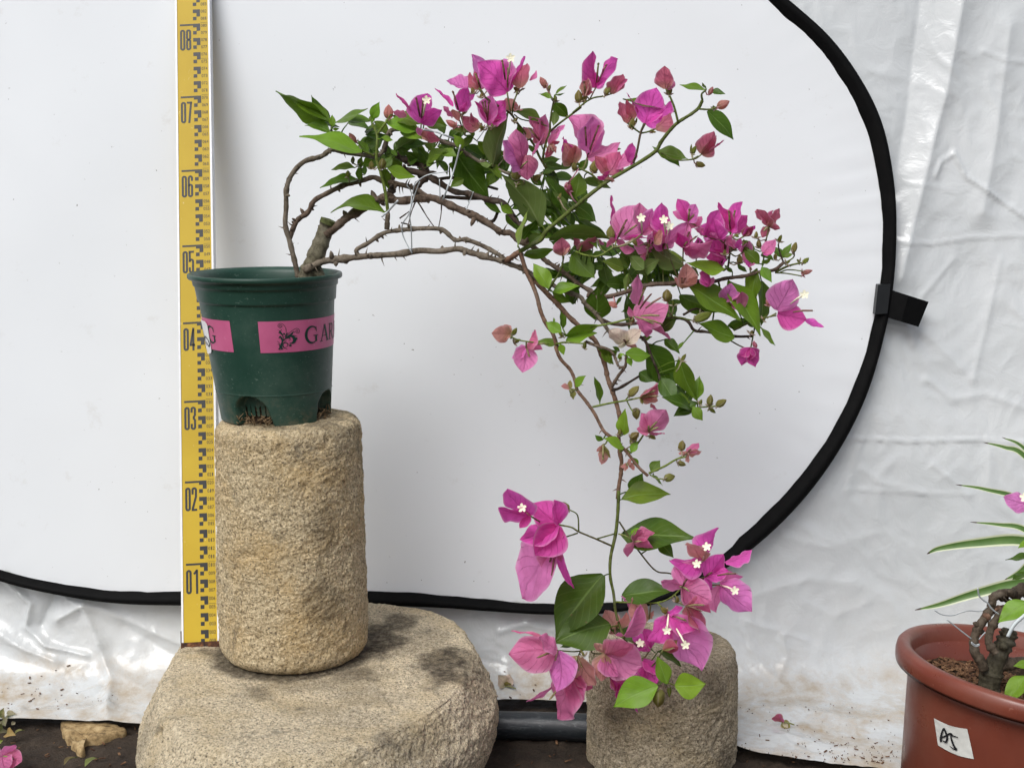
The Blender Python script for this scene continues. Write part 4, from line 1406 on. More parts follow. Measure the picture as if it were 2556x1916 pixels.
        for k, (lst, op) in enumerate(((tubes, False), (opens, True))):
            for (x, y) in lst:
                t = zp(z, x, y)
                La = math.hypot(t[0] - c[0], t[1] - c[1]) * .000479
                e = at(*t, Y - (max(.016, .75 * La) if op else max(.008, .5 * La)))
                ln = (e - C).length
                st = C.lerp(e, max(0.0, 1 - .022 / max(ln, .001)))
                mb = MB()
                m1 = st.lerp(e, .5) + Vector((0, 0, .0008))
                mb.tube([st, m1, e], [.0009, .0012, .0010], 6)
                if op:
                    d = (e - m1).normalized()
                    tocam = (CAM - e).normalized()
                    d = (d * .35 + tocam).normalized()
                    a = d.orthogonal().normalized(); b2 = d.cross(a)
                    vs, fs = [e - d * .0003], []
                    for i in range(20):
                        th = 2 * math.pi * i / 20
                        rr = .0050 if i % 4 in (0, 1) else (.0042 if i % 4 == 2 else .0028)
                        vs.append(e + (a * math.cos(th) + b2 * math.sin(th)) * rr + d * .0012)
                    for i in range(20): fs.append((0, 1 + i, 1 + (i + 1) % 20))
                    mb.add(vs, fs)
                    ob = mb.obj('floret', M['floret_open'], fl, origin=st)
                    # dark throat
                    tb = MB()
                    vs = [e + d * .0009 + (a * math.cos(2 * math.pi * i / 8) + b2 * math.sin(2 * math.pi * i / 8)) * .0007 for i in range(8)]
                    mb2 = MB(); mb2.add(vs, [tuple(range(8))])
                else:
                    mb.ell(e, (Vector((.0013, 0, 0)), Vector((0, .0013, 0)), (e - m1).normalized() * .0020), 6, 5)
                    mb.obj('floret', M['stem'], fl, color=(*RND.choice([(.26, .20, .09), (.30, .16, .12), (.22, .10, .08), (.30, .28, .12)]), 1), origin=st)
        return fl
    def bud(s, z, bx, by, tx, ty, w, c, Y=None):
        """closed bud: three bracts wrapped into a pointed pod"""
        b, t = zp(z, bx, by), zp(z, tx, ty)
        if Y is None: Y = plant_y(*b) - .015 + RND.uniform(-.015, .012)
        B, T = at(*b, Y), at(*t, Y + RND.uniform(-.006, .004))
        ax = T - B; L = ax.length; x = ax / L
        a = x.orthogonal().normalized(); a.rotate(Matrix.Rotation(RND.uniform(0, 6.28), 3, x)); b2 = x.cross(a)
        n, m = 12, 8
        vs, fs, uv = [], [], []
        for i in range(m + 1):
            u = i / m
            hw = float(np.interp(u, *zip(*BRACT_W))) * w * L / 2
            for k in range(n):
                th = 2 * math.pi * k / n
                r = hw * (0.62 + 0.34 * abs(math.cos(1.5 * th)) ** .6) * (1 + .18 * noise.noise(Vector((u * 5, th * 1.3, B.x * 300))))
                vs.append(B + x * (u * L) + (a * math.cos(th) + b2 * math.sin(th)) * r)
                uv.append((u, (k % 4) / 4))
        fs = [tuple(f) for f in grid_faces(m + 1, n, True)]
        mb = MB(); mb.add(vs, fs, uv)
        q = s.nearest(b[0], b[1], 60)
        if q is None: q = B - x * .010 + Vector((0, .003, -.004))
        mb.tube([B + x * L * .1, (B + q) / 2 - Vector((0, 0, .002)), q], [.0009, .0007, .0007], 5)
        for k in range(2):           # tiny bractlets at the base
            d = (a * math.cos(k * 3) + b2 * math.sin(k * 3) + x * .4)
            mb.tube([B, B + d * .003, B + d * .006], [.0008, .0012, .0001], 5)
        return mb.obj('bud', M['bract'], s.root, color=(*jit(BRC[c], RND, .12), BRA[c]), origin=B)

M['floret_open'] = mat_plain('floret_cream_open', (0.90, 0.86, 0.66), 0.6, 0.3, 0.06, 400)

BARK = (0.150, 0.105, 0.075); BARK_G = (0.185, 0.150, 0.110); TWIG = (0.21, 0.120, 0.078); DARK = (0.075, 0.050, 0.036); GREEN = (0.115, 0.150, 0.030); GREEN2 = (0.17, 0.23, 0.04)
bo = empty('bougainvillea', at(*zp(1, 300, 1600), POT_CY), 'cascading bougainvillea with magenta bracts growing sideways out of the green pot', 'plant')
pl = Plant(bo)
# ------------------------------------------------------------------ wood
pl.stem(1, [(315, 1680), (330, 1610), (365, 1530), (410, 1420), (450, 1310), (474, 1242)], (22, 18.5), (-.006, .0), (0.150, 0.135, 0.088), 'trunk', .05, .15, 8, 14)
pl.stem(1, [(262, 1640), (235, 1520), (205, 1400), (172, 1275), (178, 1150), (180, 1030), (215, 930), (300, 840), (420, 803), (490, 757), (580, 775), (700, 792), (800, 800), (850, 760), (870, 690), (905, 622), (1050, 620), (1180, 652), (1260, 702), (1360, 732), (1420, 782), (1520, 842), (2, 640, 1250), (2, 760, 1320), (2, 930, 1390)], (6.2, 3.6), (0, -.02), BARK_G, 'branch', .28, .9)
pl.stem(1, [(200, 1370), (250, 1250), (330, 1185), (370, 1110), (450, 1062), (580, 1000), (700, 970), (780, 947), (850, 975), (980, 1000), (1080, 1030), (1150, 1080), (1280, 1125), (1400, 1185), (1500, 1235), (1600, 1290), (1658, 1340)], (6.2, 4.8), (0, -.02), BARK, 'branch', .34, 1)
pl.stem(1, [(455, 1340), (535, 1278), (600, 1222), (700, 1168), (800, 1112), (870, 1085), (960, 1110), (1100, 1092), (1200, 1092), (1330, 1150), (1450, 1202), (1540, 1242), (1658, 1322), (4, 80, 602), (4, 140, 660), (4, 240, 702), (4, 310, 752), (4, 360, 822), (4, 450, 882), (4, 540, 942), (4, 640, 1020), (4, 760, 1090), (4, 850, 1132)], (10, 4.4), (-.005, -.04), BARK, 'branch', .32, 1)
pl.stem(1, [(300, 1590), (360, 1560), (440, 1525), (560, 1510), (680, 1495), (780, 1487), (950, 1475), (1100, 1452), (1230, 1457), (1360, 1440), (1430, 1460), (1560, 1497), (1658, 1522), (4, 80, 862), (4, 200, 905), (4, 300, 975), (4, 400, 1015), (4, 480, 1060), (4, 580, 1100), (4, 660, 1132), (4, 700, 1190), (4, 760, 1242), (4, 820, 1312), (4, 900, 1422), (4, 960, 1500)], (8, 4.2), (-.015, -.05), BARK_G, 'branch', .32, 1)
pl.stem(1, [(680, 1495), (664, 1447), (740, 1402), (850, 1332), (960, 1312), (1100, 1300), (1250, 1307), (1340, 1377), (1420, 1377), (1540, 1422), (1658, 1490), (4, 60, 850)], (5.4, 5), (-.02, -.03), BARK_G, 'branch', .34, 1)
pl.stem(1, [(865, 1085), (905, 1040), (900, 960), (960, 900), (1080, 912), (1200, 962), (1330, 1042), (1450, 1062), (1600, 1112), (1658, 1122), (4, 100, 480), (4, 200, 560), (4, 300, 640)], (9, 4), (.0, -.02), DARK, 'branch', .2, 1)
pl.stem(1, [(940, 790), (1010, 830), (1110, 860), (1150, 930), (1080, 1010), (1080, 1090)], (8, 8), (.01, -.01), DARK, 'branch', .25, 1)
pl.stem(1, [(1250, 1080), (1400, 1090), (1658, 1105), (4, 120, 470)], (4.5, 3.5), (.01, -.0), DARK, 'branch', .1, .6)
pl.stem(1, [(1200, 965), (1330, 950), (1480, 985), (1640, 1030)], (4, 3), (.02, .02), DARK, 'branch', .2, .6)
pl.stem(1, [(1320, 1145), (1500, 1230), (1600, 1250), (1640, 1180)], (6, 3.5), (.0, .02), DARK, 'branch', .1, .6)
pl.stem(1, [(850, 770), (880, 660), (905, 622)], (6, 5), (.02, .02), DARK, 'branch', .1, .6)
pl.stem(1, [(872, 1305), (880, 1190)], (6, 5), (-.022, -.025), BARK_G, 'branch', .5, 1)
pl.stem(1, [(880, 1190), (862, 1050), (832, 920), (802, 820), (806, 660), (770, 580)], (4, 3.2), (-.025, -.03), GREEN2, 'shoot')
pl.stem(1, [(806, 650), (850, 590), (880, 545)], (3, 2.2), (-.03, -.03), GREEN2, 'shoot')
pl.stem(1, [(700, 795), (600, 700), (500, 640), (490, 600)], (3.4, 2.6), (.015, .0), GREEN, 'shoot')
pl.stem(1, [(790, 800), (730, 775), (680, 760)], (2.4, 2), (-.02, -.03), GREEN2, 'shoot')
pl.stem(1, [(700, 970), (695, 900), (690, 850)], (2.6, 2), (-.01, -.02), GREEN, 'shoot')
pl.stem(4, [(850, 1135), (930, 1120), (1070, 1077), (1220, 1030), (1400, 1020), (1480, 1002), (5, 330, 832), (5, 450, 836), (5, 600, 836), (5, 700, 812), (5, 860, 792), (5, 960, 762), (5, 1100, 742), (5, 1180, 682)], (5.5, 4), (-.04, -.03), BARK, 'branch', .08, .7)
pl.stem(4, [(180, 895), (280, 992), (400, 1120), (480, 1200), (560, 1290), (680, 1400), (780, 1490), (6, 990, 430), (6, 1030, 540), (6, 1050, 640), (6, 1080, 722), (6, 1120, 842), (6, 1150, 962), (6, 1155, 1060), (6, 1140, 1140), (6, 1150, 1250), (6, 1165, 1330), (6, 1160, 1430), (6, 1145, 1520), (6, 1130, 1640)], (6, 4.2), (-.03, -.085), TWIG, 'branch', .09, .7)
pl.stem(4, [(160, 760), (215, 930), (260, 1022), (300, 1130), (330, 1250), (380, 1362), (430, 1432), (470, 1560), (6, 620, 385), (6, 660, 482), (6, 740, 572), (6, 780, 662), (6, 800, 742), (6, 870, 832), (6, 940, 932), (6, 990, 1030), (6, 1030, 1092), (6, 1100, 1142), (6, 1180, 1222), (6, 1240, 1292), (6, 1310, 1382), (6, 1385, 1450)], (5, 3.4), (-.045, -.10), TWIG, 'branch', .07, .6)
pl.stem(4, [(40, 835), (100, 795), (170, 745)], (6, 5.5), (-.035, -.045), TWIG, 'branch', .3, 1)
pl.stem(4, [(150, 760), (250, 702), (330, 660), (372, 590), (440, 530), (560, 430), (680, 330), (800, 236), (920, 150), (1050, 76), (3, 770, 932), (3, 830, 842), (3, 900, 752), (3, 970, 682), (3, 1080, 612), (3, 1140, 562), (3, 1172, 500)], (5.2, 3.6), (-.045, -.07), GREEN, 'shoot', 0, .3)
pl.stem(3, [(1172, 500), (1165, 450), (1200, 415)], (2.6, 2), (-.07, -.075), GREEN, 'shoot')
pl.stem(3, [(1140, 570), (1200, 575), (1250, 572), (1290, 555)], (2.2, 2), (-.07, -.075), GREEN, 'shoot')
pl.stem(3, [(970, 682), (940, 560), (900, 460)], (2.6, 2.2), (-.068, -.07), GREEN, 'shoot')
pl.stem(3, [(600, 1020), (630, 920), (660, 770), (690, 690)], (2.8, 2.4), (-.06, -.07), (.14, .10, .06), 'shoot')
pl.stem(3, [(660, 770), (610, 735), (580, 700)], (2, 1.8), (-.065, -.07), GREEN, 'shoot')
pl.stem(3, [(660, 772), (720, 760), (770, 740)], (2, 1.8), (-.065, -.07), GREEN, 'shoot')
pl.stem(3, [(830, 930), (940, 990), (1070, 990), (1140, 960)], (1.8, 1.6), (-.06, -.07), GREEN, 'shoot')
pl.stem(3, [(330, 1210), (300, 1160), (250, 1110), (150, 1060)], (3, 2), (-.055, -.06), GREEN, 'shoot')
pl.stem(2, [(600, 500), (680, 602), (800, 680), (930, 762), (1000, 860), (1100, 980), (1180, 1100), (1230, 1210), (1300, 1330)], (2.2, 3), (-.03, -.0), GREEN, 'shoot')
pl.stem(2, [(895, 545), (930, 755)], (1.9, 1.8), (-.04, -.03), GREEN, 'shoot')
pl.stem(2, [(995, 560), (965, 640), (948, 745)], (1.9, 1.8), (-.04, -.03), GREEN, 'shoot')
pl.stem(2, [(1262, 1240), (1285, 1100), (1335, 950), (1340, 850), (1362, 700), (1380, 620)], (3, 1.9), (-.02, -.03), GREEN, 'shoot')
pl.stem(2, [(1335, 950), (1450, 852), (1658, 698), (3, 100, 600), (3, 240, 492), (3, 350, 465)], (2.6, 1.8), (-.02, -.05), GREEN, 'shoot')
pl.stem(2, [(965, 770), (1040, 820), (1180, 850), (1310, 892)], (1.5, 1.5), (-.02, -.02), GREEN, 'shoot')
pl.stem(2, [(400, 740), (430, 830), (462, 990)], (1.8, 1.8), (-.02, -.0), GREEN, 'shoot')
pl.stem(2, [(700, 880), (720, 950), (762, 1012)], (1.8, 1.8), (-.02, -.0), GREEN, 'shoot')
pl.stem(2, [(800, 860), (772, 980)], (1.6, 1.6), (-.02, -.0), GREEN, 'shoot')
pl.stem(2, [(380, 770), (420, 880), (455, 985)], (1.6, 1.6), (-.03, -.0), GREEN, 'shoot')
pl.stem(4, [(395, 1080), (430, 1020), (500, 900), (520, 800)], (2.4, 2), (-.05, -.06), GREEN, 'shoot')
pl.stem(4, [(620, 755), (700, 785), (810, 792), (930, 722)], (2.4, 2), (-.05, -.06), GREEN2, 'shoot')
pl.stem(4, [(540, 1450), (700, 1390), (900, 1352), (1060, 1312)], (3, 2.2), (-.06, -.07), GREEN2, 'shoot')
pl.stem(5, [(1180, 682), (1150, 600), (1135, 530)], (2.2, 1.6), (-.03, -.03), DARK, 'shoot')
pl.stem(5, [(1110, 762), (1210, 712), (1290, 690), (1350, 680)], (3, 1.8), (-.03, -.04), GREEN, 'shoot')
pl.stem(5, [(1110, 765), (1200, 770), (1330, 792)], (1.8, 1.5), (-.03, -.04), GREEN, 'shoot')
pl.stem(5, [(1150, 762), (1220, 740), (1340, 752)], (1.6, 1.5), (-.03, -.04), GREEN, 'shoot')
pl.stem(5, [(1180, 690), (1260, 640), (1270, 590)], (1.8, 1.4), (-.03, -.03), GREEN, 'shoot')
pl.stem(5, [(770, 1240), (870, 1190), (990, 1145), (1120, 1118)], (2.6, 1.8), (-.03, -.05), GREEN, 'shoot')
pl.stem(5, [(990, 1145), (1050, 1110), (1060, 1045)], (1.6, 1.4), (-.04, -.05), GREEN, 'shoot')
pl.stem(5, [(740, 1325), (800, 1360), (870, 1392)], (1.8, 1.6), (-.03, -.04), (.12, .09, .05), 'shoot')
pl.stem(5, [(940, 1220), (925, 1300), (910, 1380)], (1.8, 1.6), (-.03, -.04), GREEN, 'shoot')
pl.stem(4, [(820, 1312), (1000, 1360), (5, 320, 1140), (5, 440, 1240), (5, 530, 1252), (5, 770, 1290), (5, 920, 1290)], (4, 3), (-.04, -.03), DARK, 'branch', .1, .8)
pl.stem(5, [(350, 1112), (460, 1062), (560, 1120)], (3, 2), (-.04, -.03), DARK, 'branch', .1, .8)
pl.stem(5, [(250, 1122), (430, 1160)], (1.8, 1.6), (-.05, -.05), GREEN, 'shoot')
pl.stem(5, [(640, 830), (650, 900), (620, 1000), (590, 1180)], (2.4, 1.8), (-.03, -.04), GREEN, 'shoot')
pl.stem(5, [(720, 720), (735, 600), (742, 430)], (2.6, 2), (-.03, -.05), GREEN, 'shoot')
pl.stem(5, [(1010, 700), (1020, 600), (1032, 490)], (2, 2), (-.03, -.04), GREEN2, 'shoot')
pl.stem(6, [(925, 880), (1060, 850), (1200, 826), (1330, 800)], (2.6, 2), (-.08, -.09), GREEN2, 'shoot')
pl.stem(6, [(1210, 830), (1240, 890), (1260, 920)], (1.6, 1.4), (-.085, -.09), GREEN2, 'shoot')
pl.stem(6, [(1200, 820), (1250, 760)], (1.6, 1.4), (-.085, -.09), GREEN2, 'shoot')
pl.stem(6, [(1090, 740), (1150, 722), (1310, 626)], (4, 2.6), (-.07, -.05), DARK, 'branch', .15, .8)
pl.stem(6, [(1085, 712), (1140, 620), (1195, 545), (1205, 450)], (4, 3), (-.07, -.08), BARK, 'branch', .25, .9)
pl.stem(6, [(1140, 555), (1195, 550)], (3.5, 3), (-.08, -.08), BARK, 'branch', .4, .9)
pl.stem(6, [(870, 340), (960, 375), (1080, 420), (1140, 545)], (3.6, 3), (-.06, -.08), BARK, 'branch', .15, .8)
pl.stem(6, [(1060, 255), (1200, 320), (1340, 310), (1420, 480), (1470, 600), (1480, 660)], (4, 2.6), (-.05, -.05), DARK, 'branch', .05, .6)
pl.stem(6, [(1480, 660), (1600, 820), (1740, 920)], (3.4, 2.4), (-.05, -.04), DARK, 'branch', .1, .6)
pl.stem(6, [(1740, 900), (1830, 882), (1950, 872)], (2, 1.6), (-.05, -.06), GREEN2, 'shoot')
pl.stem(6, [(620, 360), (690, 346), (780, 350), (870, 358)], (2.6, 1.8), (-.07, -.08), GREEN2, 'shoot')
pl.stem(6, [(560, 360), (480, 350), (330, 330), (250, 300)], (2, 1.5), (-.07, -.08), GREEN2, 'shoot')
pl.stem(6, [(1240, 1260), (1300, 1180), (1350, 1105)], (2.6, 2), (-.09, -.10), GREEN2, 'shoot')
pl.stem(6, [(1150, 1250), (1200, 1230), (1240, 1260)], (2.6, 2.4), (-.085, -.09), GREEN2, 'shoot')
pl.stem(6, [(1390, 1428), (1520, 1370), (1620, 1312), (1700, 1290)], (2.6, 2), (-.10, -.11), GREEN2, 'shoot')
pl.stem(6, [(1400, 1440), (1450, 1468), (1510, 1475)], (1.6, 1.4), (-.10, -.11), GREEN2, 'shoot')
pl.stem(6, [(800, 740), (775, 735)], (2, 1.8), (-.085, -.09), GREEN2, 'shoot')
pl.stem(7, [(852, 110), (846, 250), (832, 380), (802, 520), (800, 640), (820, 742), (832, 850), (860, 950), (910, 1060), (1000, 1162), (1090, 1232), (1150, 1290)], (4.2, 2.4), (-.085, -.105), GREEN, 'shoot', 0, .3)
pl.stem(7, [(810, 450), (710, 406), (605, 362), (560, 335), (480, 320)], (2.4, 1.8), (-.09, -.105), (.12, .11, .045), 'shoot')
pl.stem(7, [(605, 362), (598, 262), (552, 228)], (1.8, 1.4), (-.095, -.10), GREEN, 'shoot')
pl.stem(7, [(600, 370), (495, 407), (465, 440)], (1.8, 1.6), (-.095, -.10), GREEN, 'shoot')
pl.stem(7, [(710, 408), (825, 375)], (1.8, 1.8), (-.09, -.09), GREEN, 'shoot')
pl.stem(7, [(855, 300), (900, 370), (990, 500), (1080, 602), (1160, 618), (1260, 640)], (2, 1.8), (-.085, -.09), (.12, .11, .045), 'shoot')
pl.stem(7, [(832, 795), (960, 800), (1090, 800), (1172, 770), (1250, 700)], (2.2, 1.8), (-.095, -.105), GREEN2, 'shoot')
pl.stem(7, [(1090, 800), (1130, 840), (1160, 870)], (1.8, 1.6), (-.105, -.11), GREEN2, 'shoot')
pl.stem(7, [(850, 940), (790, 960), (700, 1060), (600, 1100), (480, 1095)], (2, 1.6), (-.10, -.11), GREEN, 'shoot')
pl.stem(7, [(690, 1060), (690, 1110), (780, 1115)], (1.6, 1.4), (-.105, -.11), GREEN, 'shoot')
pl.stem(7, [(620, 1090), (590, 1160), (560, 1230)], (1.8, 1.4), (-.10, -.11), GREEN, 'shoot')

# ------------------------------------------------------------------ leaves: zone, base, tip, apparent width, kind
LV = {
1: """470 545 105 352 .30 m;475 560 230 425 .34 m;478 530 350 380 .36 d;480 640 305 590 .40 m;500 595 495 515 .62 b;520 570 740 472 .20 m;760 560 558 558 .30 m;600 572 762 622 .30 d;545 600 378 556 .18 d;775 545 822 426 .58 b;768 570 770 508 .7 y;868 570 1110 626 .42 b;918 522 1145 590 .40 m;1138 548 1290 592 .72 m;785 560 897 668 .46 m;700 772 268 665 .26 b;838 690 735 775 .5 d;742 778 668 690 .42 m;965 632 1148 695 .40 b;935 755 1085 672 .62 ou;838 672 916 692 .5 b;940 800 898 750 .5 m;1150 865 985 760 .42 d;1155 850 1080 738 .5 d;1150 845 1292 760 .42 m;1148 870 1205 795 .5 m;1352 802 1198 795 .36 b;1330 758 1577 1092 .52 d;1230 830 1290 930 .42 d;858 885 905 792 .58 m;880 888 1068 945 .44 b;850 880 886 1032 .46 m;652 882 488 896 .32 m;692 966 410 1020 .20 m;690 880 702 798 .5 m;682 962 680 868 .52 m;720 930 722 852 .5 d;855 1188 484 1192 .24 m;1300 665 1368 615 .5 d;1340 612 1472 645 .34 m;1402 738 1330 652 .62 b;1400 735 1478 655 .5 m;1412 742 1570 822 .42 d;1500 700 1595 800 .46 m;1402 960 1308 1018 .6 m;1545 1125 1662 1192 .42 d;1565 850 1668 965 .42 m;500 615 545 610 .5 b;1000 800 930 700 .5 d;1020 860 1100 780 .5 d;1080 880 1180 920 .4 d;900 830 980 870 .5 m;760 760 830 820 .5 d;1240 700 1330 760 .5 d;1190 760 1120 700 .4 m""",
2: """742 1312 908 742 .36 ou;965 740 1268 866 .36 m;1385 735 1372 892 .62 ou;1378 650 1530 805 .62 d;1350 602 1218 560 .34 b;1398 562 1512 470 .26 m;1388 565 1492 550 .18 m;455 1098 702 1252 .42 d;712 1192 600 1050 .52 m;740 1280 600 1268 .42 mu;745 1308 950 1255 .62 d;1258 1272 1452 1232 .46 d;1262 1378 1400 1345 .4 d;1280 1300 1500 1330 .4 d;960 1300 1040 1420 .5 d;1500 1250 1658 1300 .5 d;860 1280 760 1180 .5 d;560 980 470 900 .5 b;1180 1180 1090 1080 .4 d""",
3: """1205 415 982 372 .26 m;1240 420 1362 448 .42 d;1212 588 1428 825 .44 d;945 600 512 488 .15 m;1200 400 1170 352 .4 m;800 922 1052 985 .46 m;830 935 985 1052 .46 m;800 932 754 878 .3 m;116 1302 150 1092 .80 m;0 1070 130 1000 .5 d;150 1080 230 980 .6 d;400 920 500 900 .4 d;80 1440 280 1500 .5 d;60 1400 0 1330 .5 d""",
4: """335 550 -5 108 .46 ou;0 380 102 442 .6 b;40 450 160 600 .5 d;540 430 360 130 .42 d;560 520 372 215 .36 ou;600 555 440 310 .42 d;600 358 792 516 .5 d;400 655 915 652 .26 ou;640 500 900 655 .32 d;140 724 235 400 .13 y;150 695 312 470 .52 d;240 690 345 610 .7 o;390 540 465 640 .5 d;190 787 442 735 .36 m;590 770 780 977 .78 m;500 870 720 935 .45 d;1018 902 832 832 .5 o;930 830 1065 905 .5 m;1182 905 1058 780 .62 ou;1130 930 1322 820 .5 ou;1520 872 1212 680 .40 ou;870 1020 1058 1045 .5 d;1062 938 1030 1082 .36 yu;600 1192 560 945 .5 d;392 1062 268 853 .56 b;432 1092 652 1040 .42 b;430 1092 577 1177 .46 m;570 1092 620 1192 .5 d;790 1322 800 1040 .74 d;1042 1130 1062 1402 .30 d;512 1392 490 1235 .36 m;502 1422 370 1335 .62 b;440 1340 438 1300 .5 b;540 1452 818 1362 .42 b;540 1492 797 1430 .44 b;472 1526 300 1496 .42 m;490 1520 522 1612 .62 b;962 1592 798 1556 .36 m;1032 1596 1243 1612 .52 b;850 1572 935 1690 .5 m;1310 1420 1460 1310 .6 d;700 880 560 800 .5 d;760 930 640 850 .5 d;800 800 880 900 .5 d;1100 1000 940 960 .5 d;1240 930 1160 1000 .5 d;1260 1010 1380 940 .5 d;1300 860 1220 950 .4 d;980 780 1080 850 .5 d;800 680 900 770 .5 d;700 640 800 740 .4 m;560 600 660 660 .5 d;460 650 540 740 .4 m;1200 1260 1300 1200 .4 d;960 1200 1010 1120 .3 d;1400 900 1470 980 .5 d;1120 1150 1060 1040 .4 d;240 560 330 620 .5 d;420 430 500 560 .5 d;180 330 300 420 .5 d;100 300 180 420 .5 d;330 300 420 380 .5 d;560 340 640 430 .5 d""",
5: """692 736 378 682 .36 b;402 878 828 1162 .40 m;320 950 645 1092 .42 d;962 728 904 1032 .44 m;722 832 988 1288 .36 m;1000 832 992 1205 .32 d;1000 718 1082 846 .56 b;978 692 842 563 .56 m;942 572 812 498 .46 m;1172 640 1088 545 .52 d;1172 640 1248 520 .4 m;990 620 1105 670 .4 d;772 1302 472 1180 .44 m;718 1202 902 1142 .46 d;990 1218 1112 1368 .26 m;865 1175 1002 1222 .4 d;400 720 482 790 .5 d;160 1242 295 1140 .6 d;20 640 160 620 .5 d;60 700 210 660 .5 d;130 740 40 820 .5 d;300 760 230 700 .5 d;560 720 640 660 .4 m;800 690 880 760 .4 d;560 800 480 760 .4 m;520 900 600 960 .4 d;1180 640 1260 610 .5 m;760 760 690 700 .4 m;800 1080 900 1000 .4 d;640 980 560 900 .4 d;1000 690 1080 640 .4 b""",
6: """1372 360 1582 722 .56 d;1520 318 1648 440 .5 d;1640 400 1680 335 .4 m;1310 595 1443 668 .7 d;1640 480 1792 832 .42 m;1490 640 1625 852 .6 d;1742 902 1498 798 .36 d;1790 812 1812 620 .56 m;1755 880 1838 992 .70 b;1640 930 1780 900 .4 d;1700 800 1590 700 .4 d;1680 540 1740 620 .5 m;785 712 872 620 .5 b;985 842 938 630 .30 m;1180 1112 1196 893 .46 b;1245 1256 1302 1160 .6 b;1182 1226 1013 1138 .42 b;1006 1156 944 1110 .6 m;1260 1300 1297 1386 .5 b;1408 1412 1485 1320 .8 m;1168 1642 1572 1602 .46 m;1250 1600 1340 1425 .7 d;1430 1445 1506 1532 .2 m;1216 470 1248 545 .6 b;1180 440 1130 480 .5 b;1150 420 1090 380 .5 d;1010 400 1075 530 .45 m;1400 480 1480 560 .5 d;1560 600 1640 700 .5 d;1330 330 1420 300 .5 d;1700 660 1740 760 .4 d;1600 760 1680 860 .5 d""",
7: """868 378 1330 402 .42 d;1100 420 1192 524 .6 d;872 760 1185 725 .50 d;757 628 458 1032 .58 d;797 932 448 1052 .72 d;800 960 1080 1112 .24 d;1090 1100 1238 1196 .36 d;1092 1312 818 1446 .64 b;1152 1302 1088 1128 .56 b;1200 1312 1392 1300 .82 b;600 1040 490 1075 .4 d;930 400 985 335 .3 b"""}
SPECIAL = {(1, 484, 1192): .16, (7, 448, 1052): .02, (4, 915, 652): .12}
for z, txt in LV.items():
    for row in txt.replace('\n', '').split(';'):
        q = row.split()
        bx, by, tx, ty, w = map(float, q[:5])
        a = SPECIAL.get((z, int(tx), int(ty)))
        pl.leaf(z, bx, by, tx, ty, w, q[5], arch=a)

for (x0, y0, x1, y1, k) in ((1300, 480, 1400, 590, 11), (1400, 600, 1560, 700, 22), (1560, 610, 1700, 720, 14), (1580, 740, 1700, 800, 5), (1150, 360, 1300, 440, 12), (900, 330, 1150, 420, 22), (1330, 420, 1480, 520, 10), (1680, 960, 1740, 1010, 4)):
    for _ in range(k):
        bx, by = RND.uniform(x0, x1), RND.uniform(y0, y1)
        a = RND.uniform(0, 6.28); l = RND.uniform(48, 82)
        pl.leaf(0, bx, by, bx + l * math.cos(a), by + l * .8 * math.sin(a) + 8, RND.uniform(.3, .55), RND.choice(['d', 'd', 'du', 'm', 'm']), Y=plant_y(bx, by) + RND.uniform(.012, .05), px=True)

# ------------------------------------------------------------------ flowers: bract = tip, apparent width, colour (, base)
Fl = pl.flower
Fl(1, 1110, 575, [(935, 370, .24, 'D', (1040, 490)), (1155, 368, .62, 'M'), (1252, 482, .58, 'M'), (908, 490, .42, 'K', (1010, 520))], [(1075, 405), (1122, 415)], [(1145, 415)])
Fl(1, 1110, 660, [(1080, 600, .6, 'P'), (1170, 690, .6, 'S'), (1240, 690, .5, 'R')])
Fl(2, 895, 540, [(588, 232, .72, 'M'), (860, 192, .55, 'L'), (1080, 168, .24, 'M')], [(845, 220), (905, 300)], [(930, 187)], [(930, 755)])
Fl(2, 620, 505, [(535, 148, .52, 'L'), (505, 335, .32, 'R'), (672, 338, .55, 'R', (630, 510)), (560, 325, .3, 'R')], [(570, 360)], [], [(680, 602)])
Fl(2, 1000, 530, [(1105, 243, .52, 'R', (1030, 500)), (1196, 314, .3, 'P', (1130, 420))], stalk=[(965, 650)])
Fl(2, 395, 735, [(148, 500, .27, 'M', (335, 690)), (490, 480, .58, 'M'), (268, 420, .5, 'L', (480, 500)), (232, 688, .3, 'P', (330, 800)), (395, 842, .5, 'S', (330, 720)), (480, 640, .4, 'M')], [(335, 540)], [], [(430, 830), (462, 990)])
Fl(2, 690, 865, [(872, 620, .52, 'M'), (555, 635, .24, 'D'), (730, 565, .62, 'L')], [(640, 650), (668, 640), (705, 650)], [], [(720, 950)])
Fl(2, 610, 905, [(428, 788, .55, 'R'), (520, 750, .4, 'R')])
Fl(2, 950, 740, [(885, 598, .72, 'S'), (990, 640, .5, 'S')])
Fl(2, 840, 850, [(752, 840, .5, 'K'), (800, 760, .4, 'P')])
Fl(2, 1030, 1330, [(985, 923, .56, 'P'), (853, 1040, .42, 'L'), (1278, 958, .16, 'P', (1160, 1200)), (1105, 1452, .80, 'K', (1110, 1190))], [(1100, 1258)])
Fl(2, 1250, 1085, [(1292, 768, .3, 'P'), (1115, 788, .42, 'K'), (1492, 880, .32, 'P', (1340, 1060)), (1080, 905, .42, 'S', (1140, 1010)), (1150, 990, .5, 'R')], [(1125, 915), (1140, 920)])
Fl(2, 1330, 1085, [(1290, 1222, .5, 'R'), (1440, 1052, .4, 'R'), (1400, 1170, .4, 'S'), (1430, 930, .3, 'P')], [(1330, 1150), (1365, 1140)])
Fl(3, 217, 972, [(48, 628, .46, 'P'), (262, 633, .62, 'L', (245, 930)), (492, 848, .46, 'P'), (20, 800, .4, 'M', (130, 950))], [(202, 728), (312, 714), (270, 830)])
Fl(3, 100, 1035, [(20, 850, .75, 'S'), (120, 870, .5, 'S')])
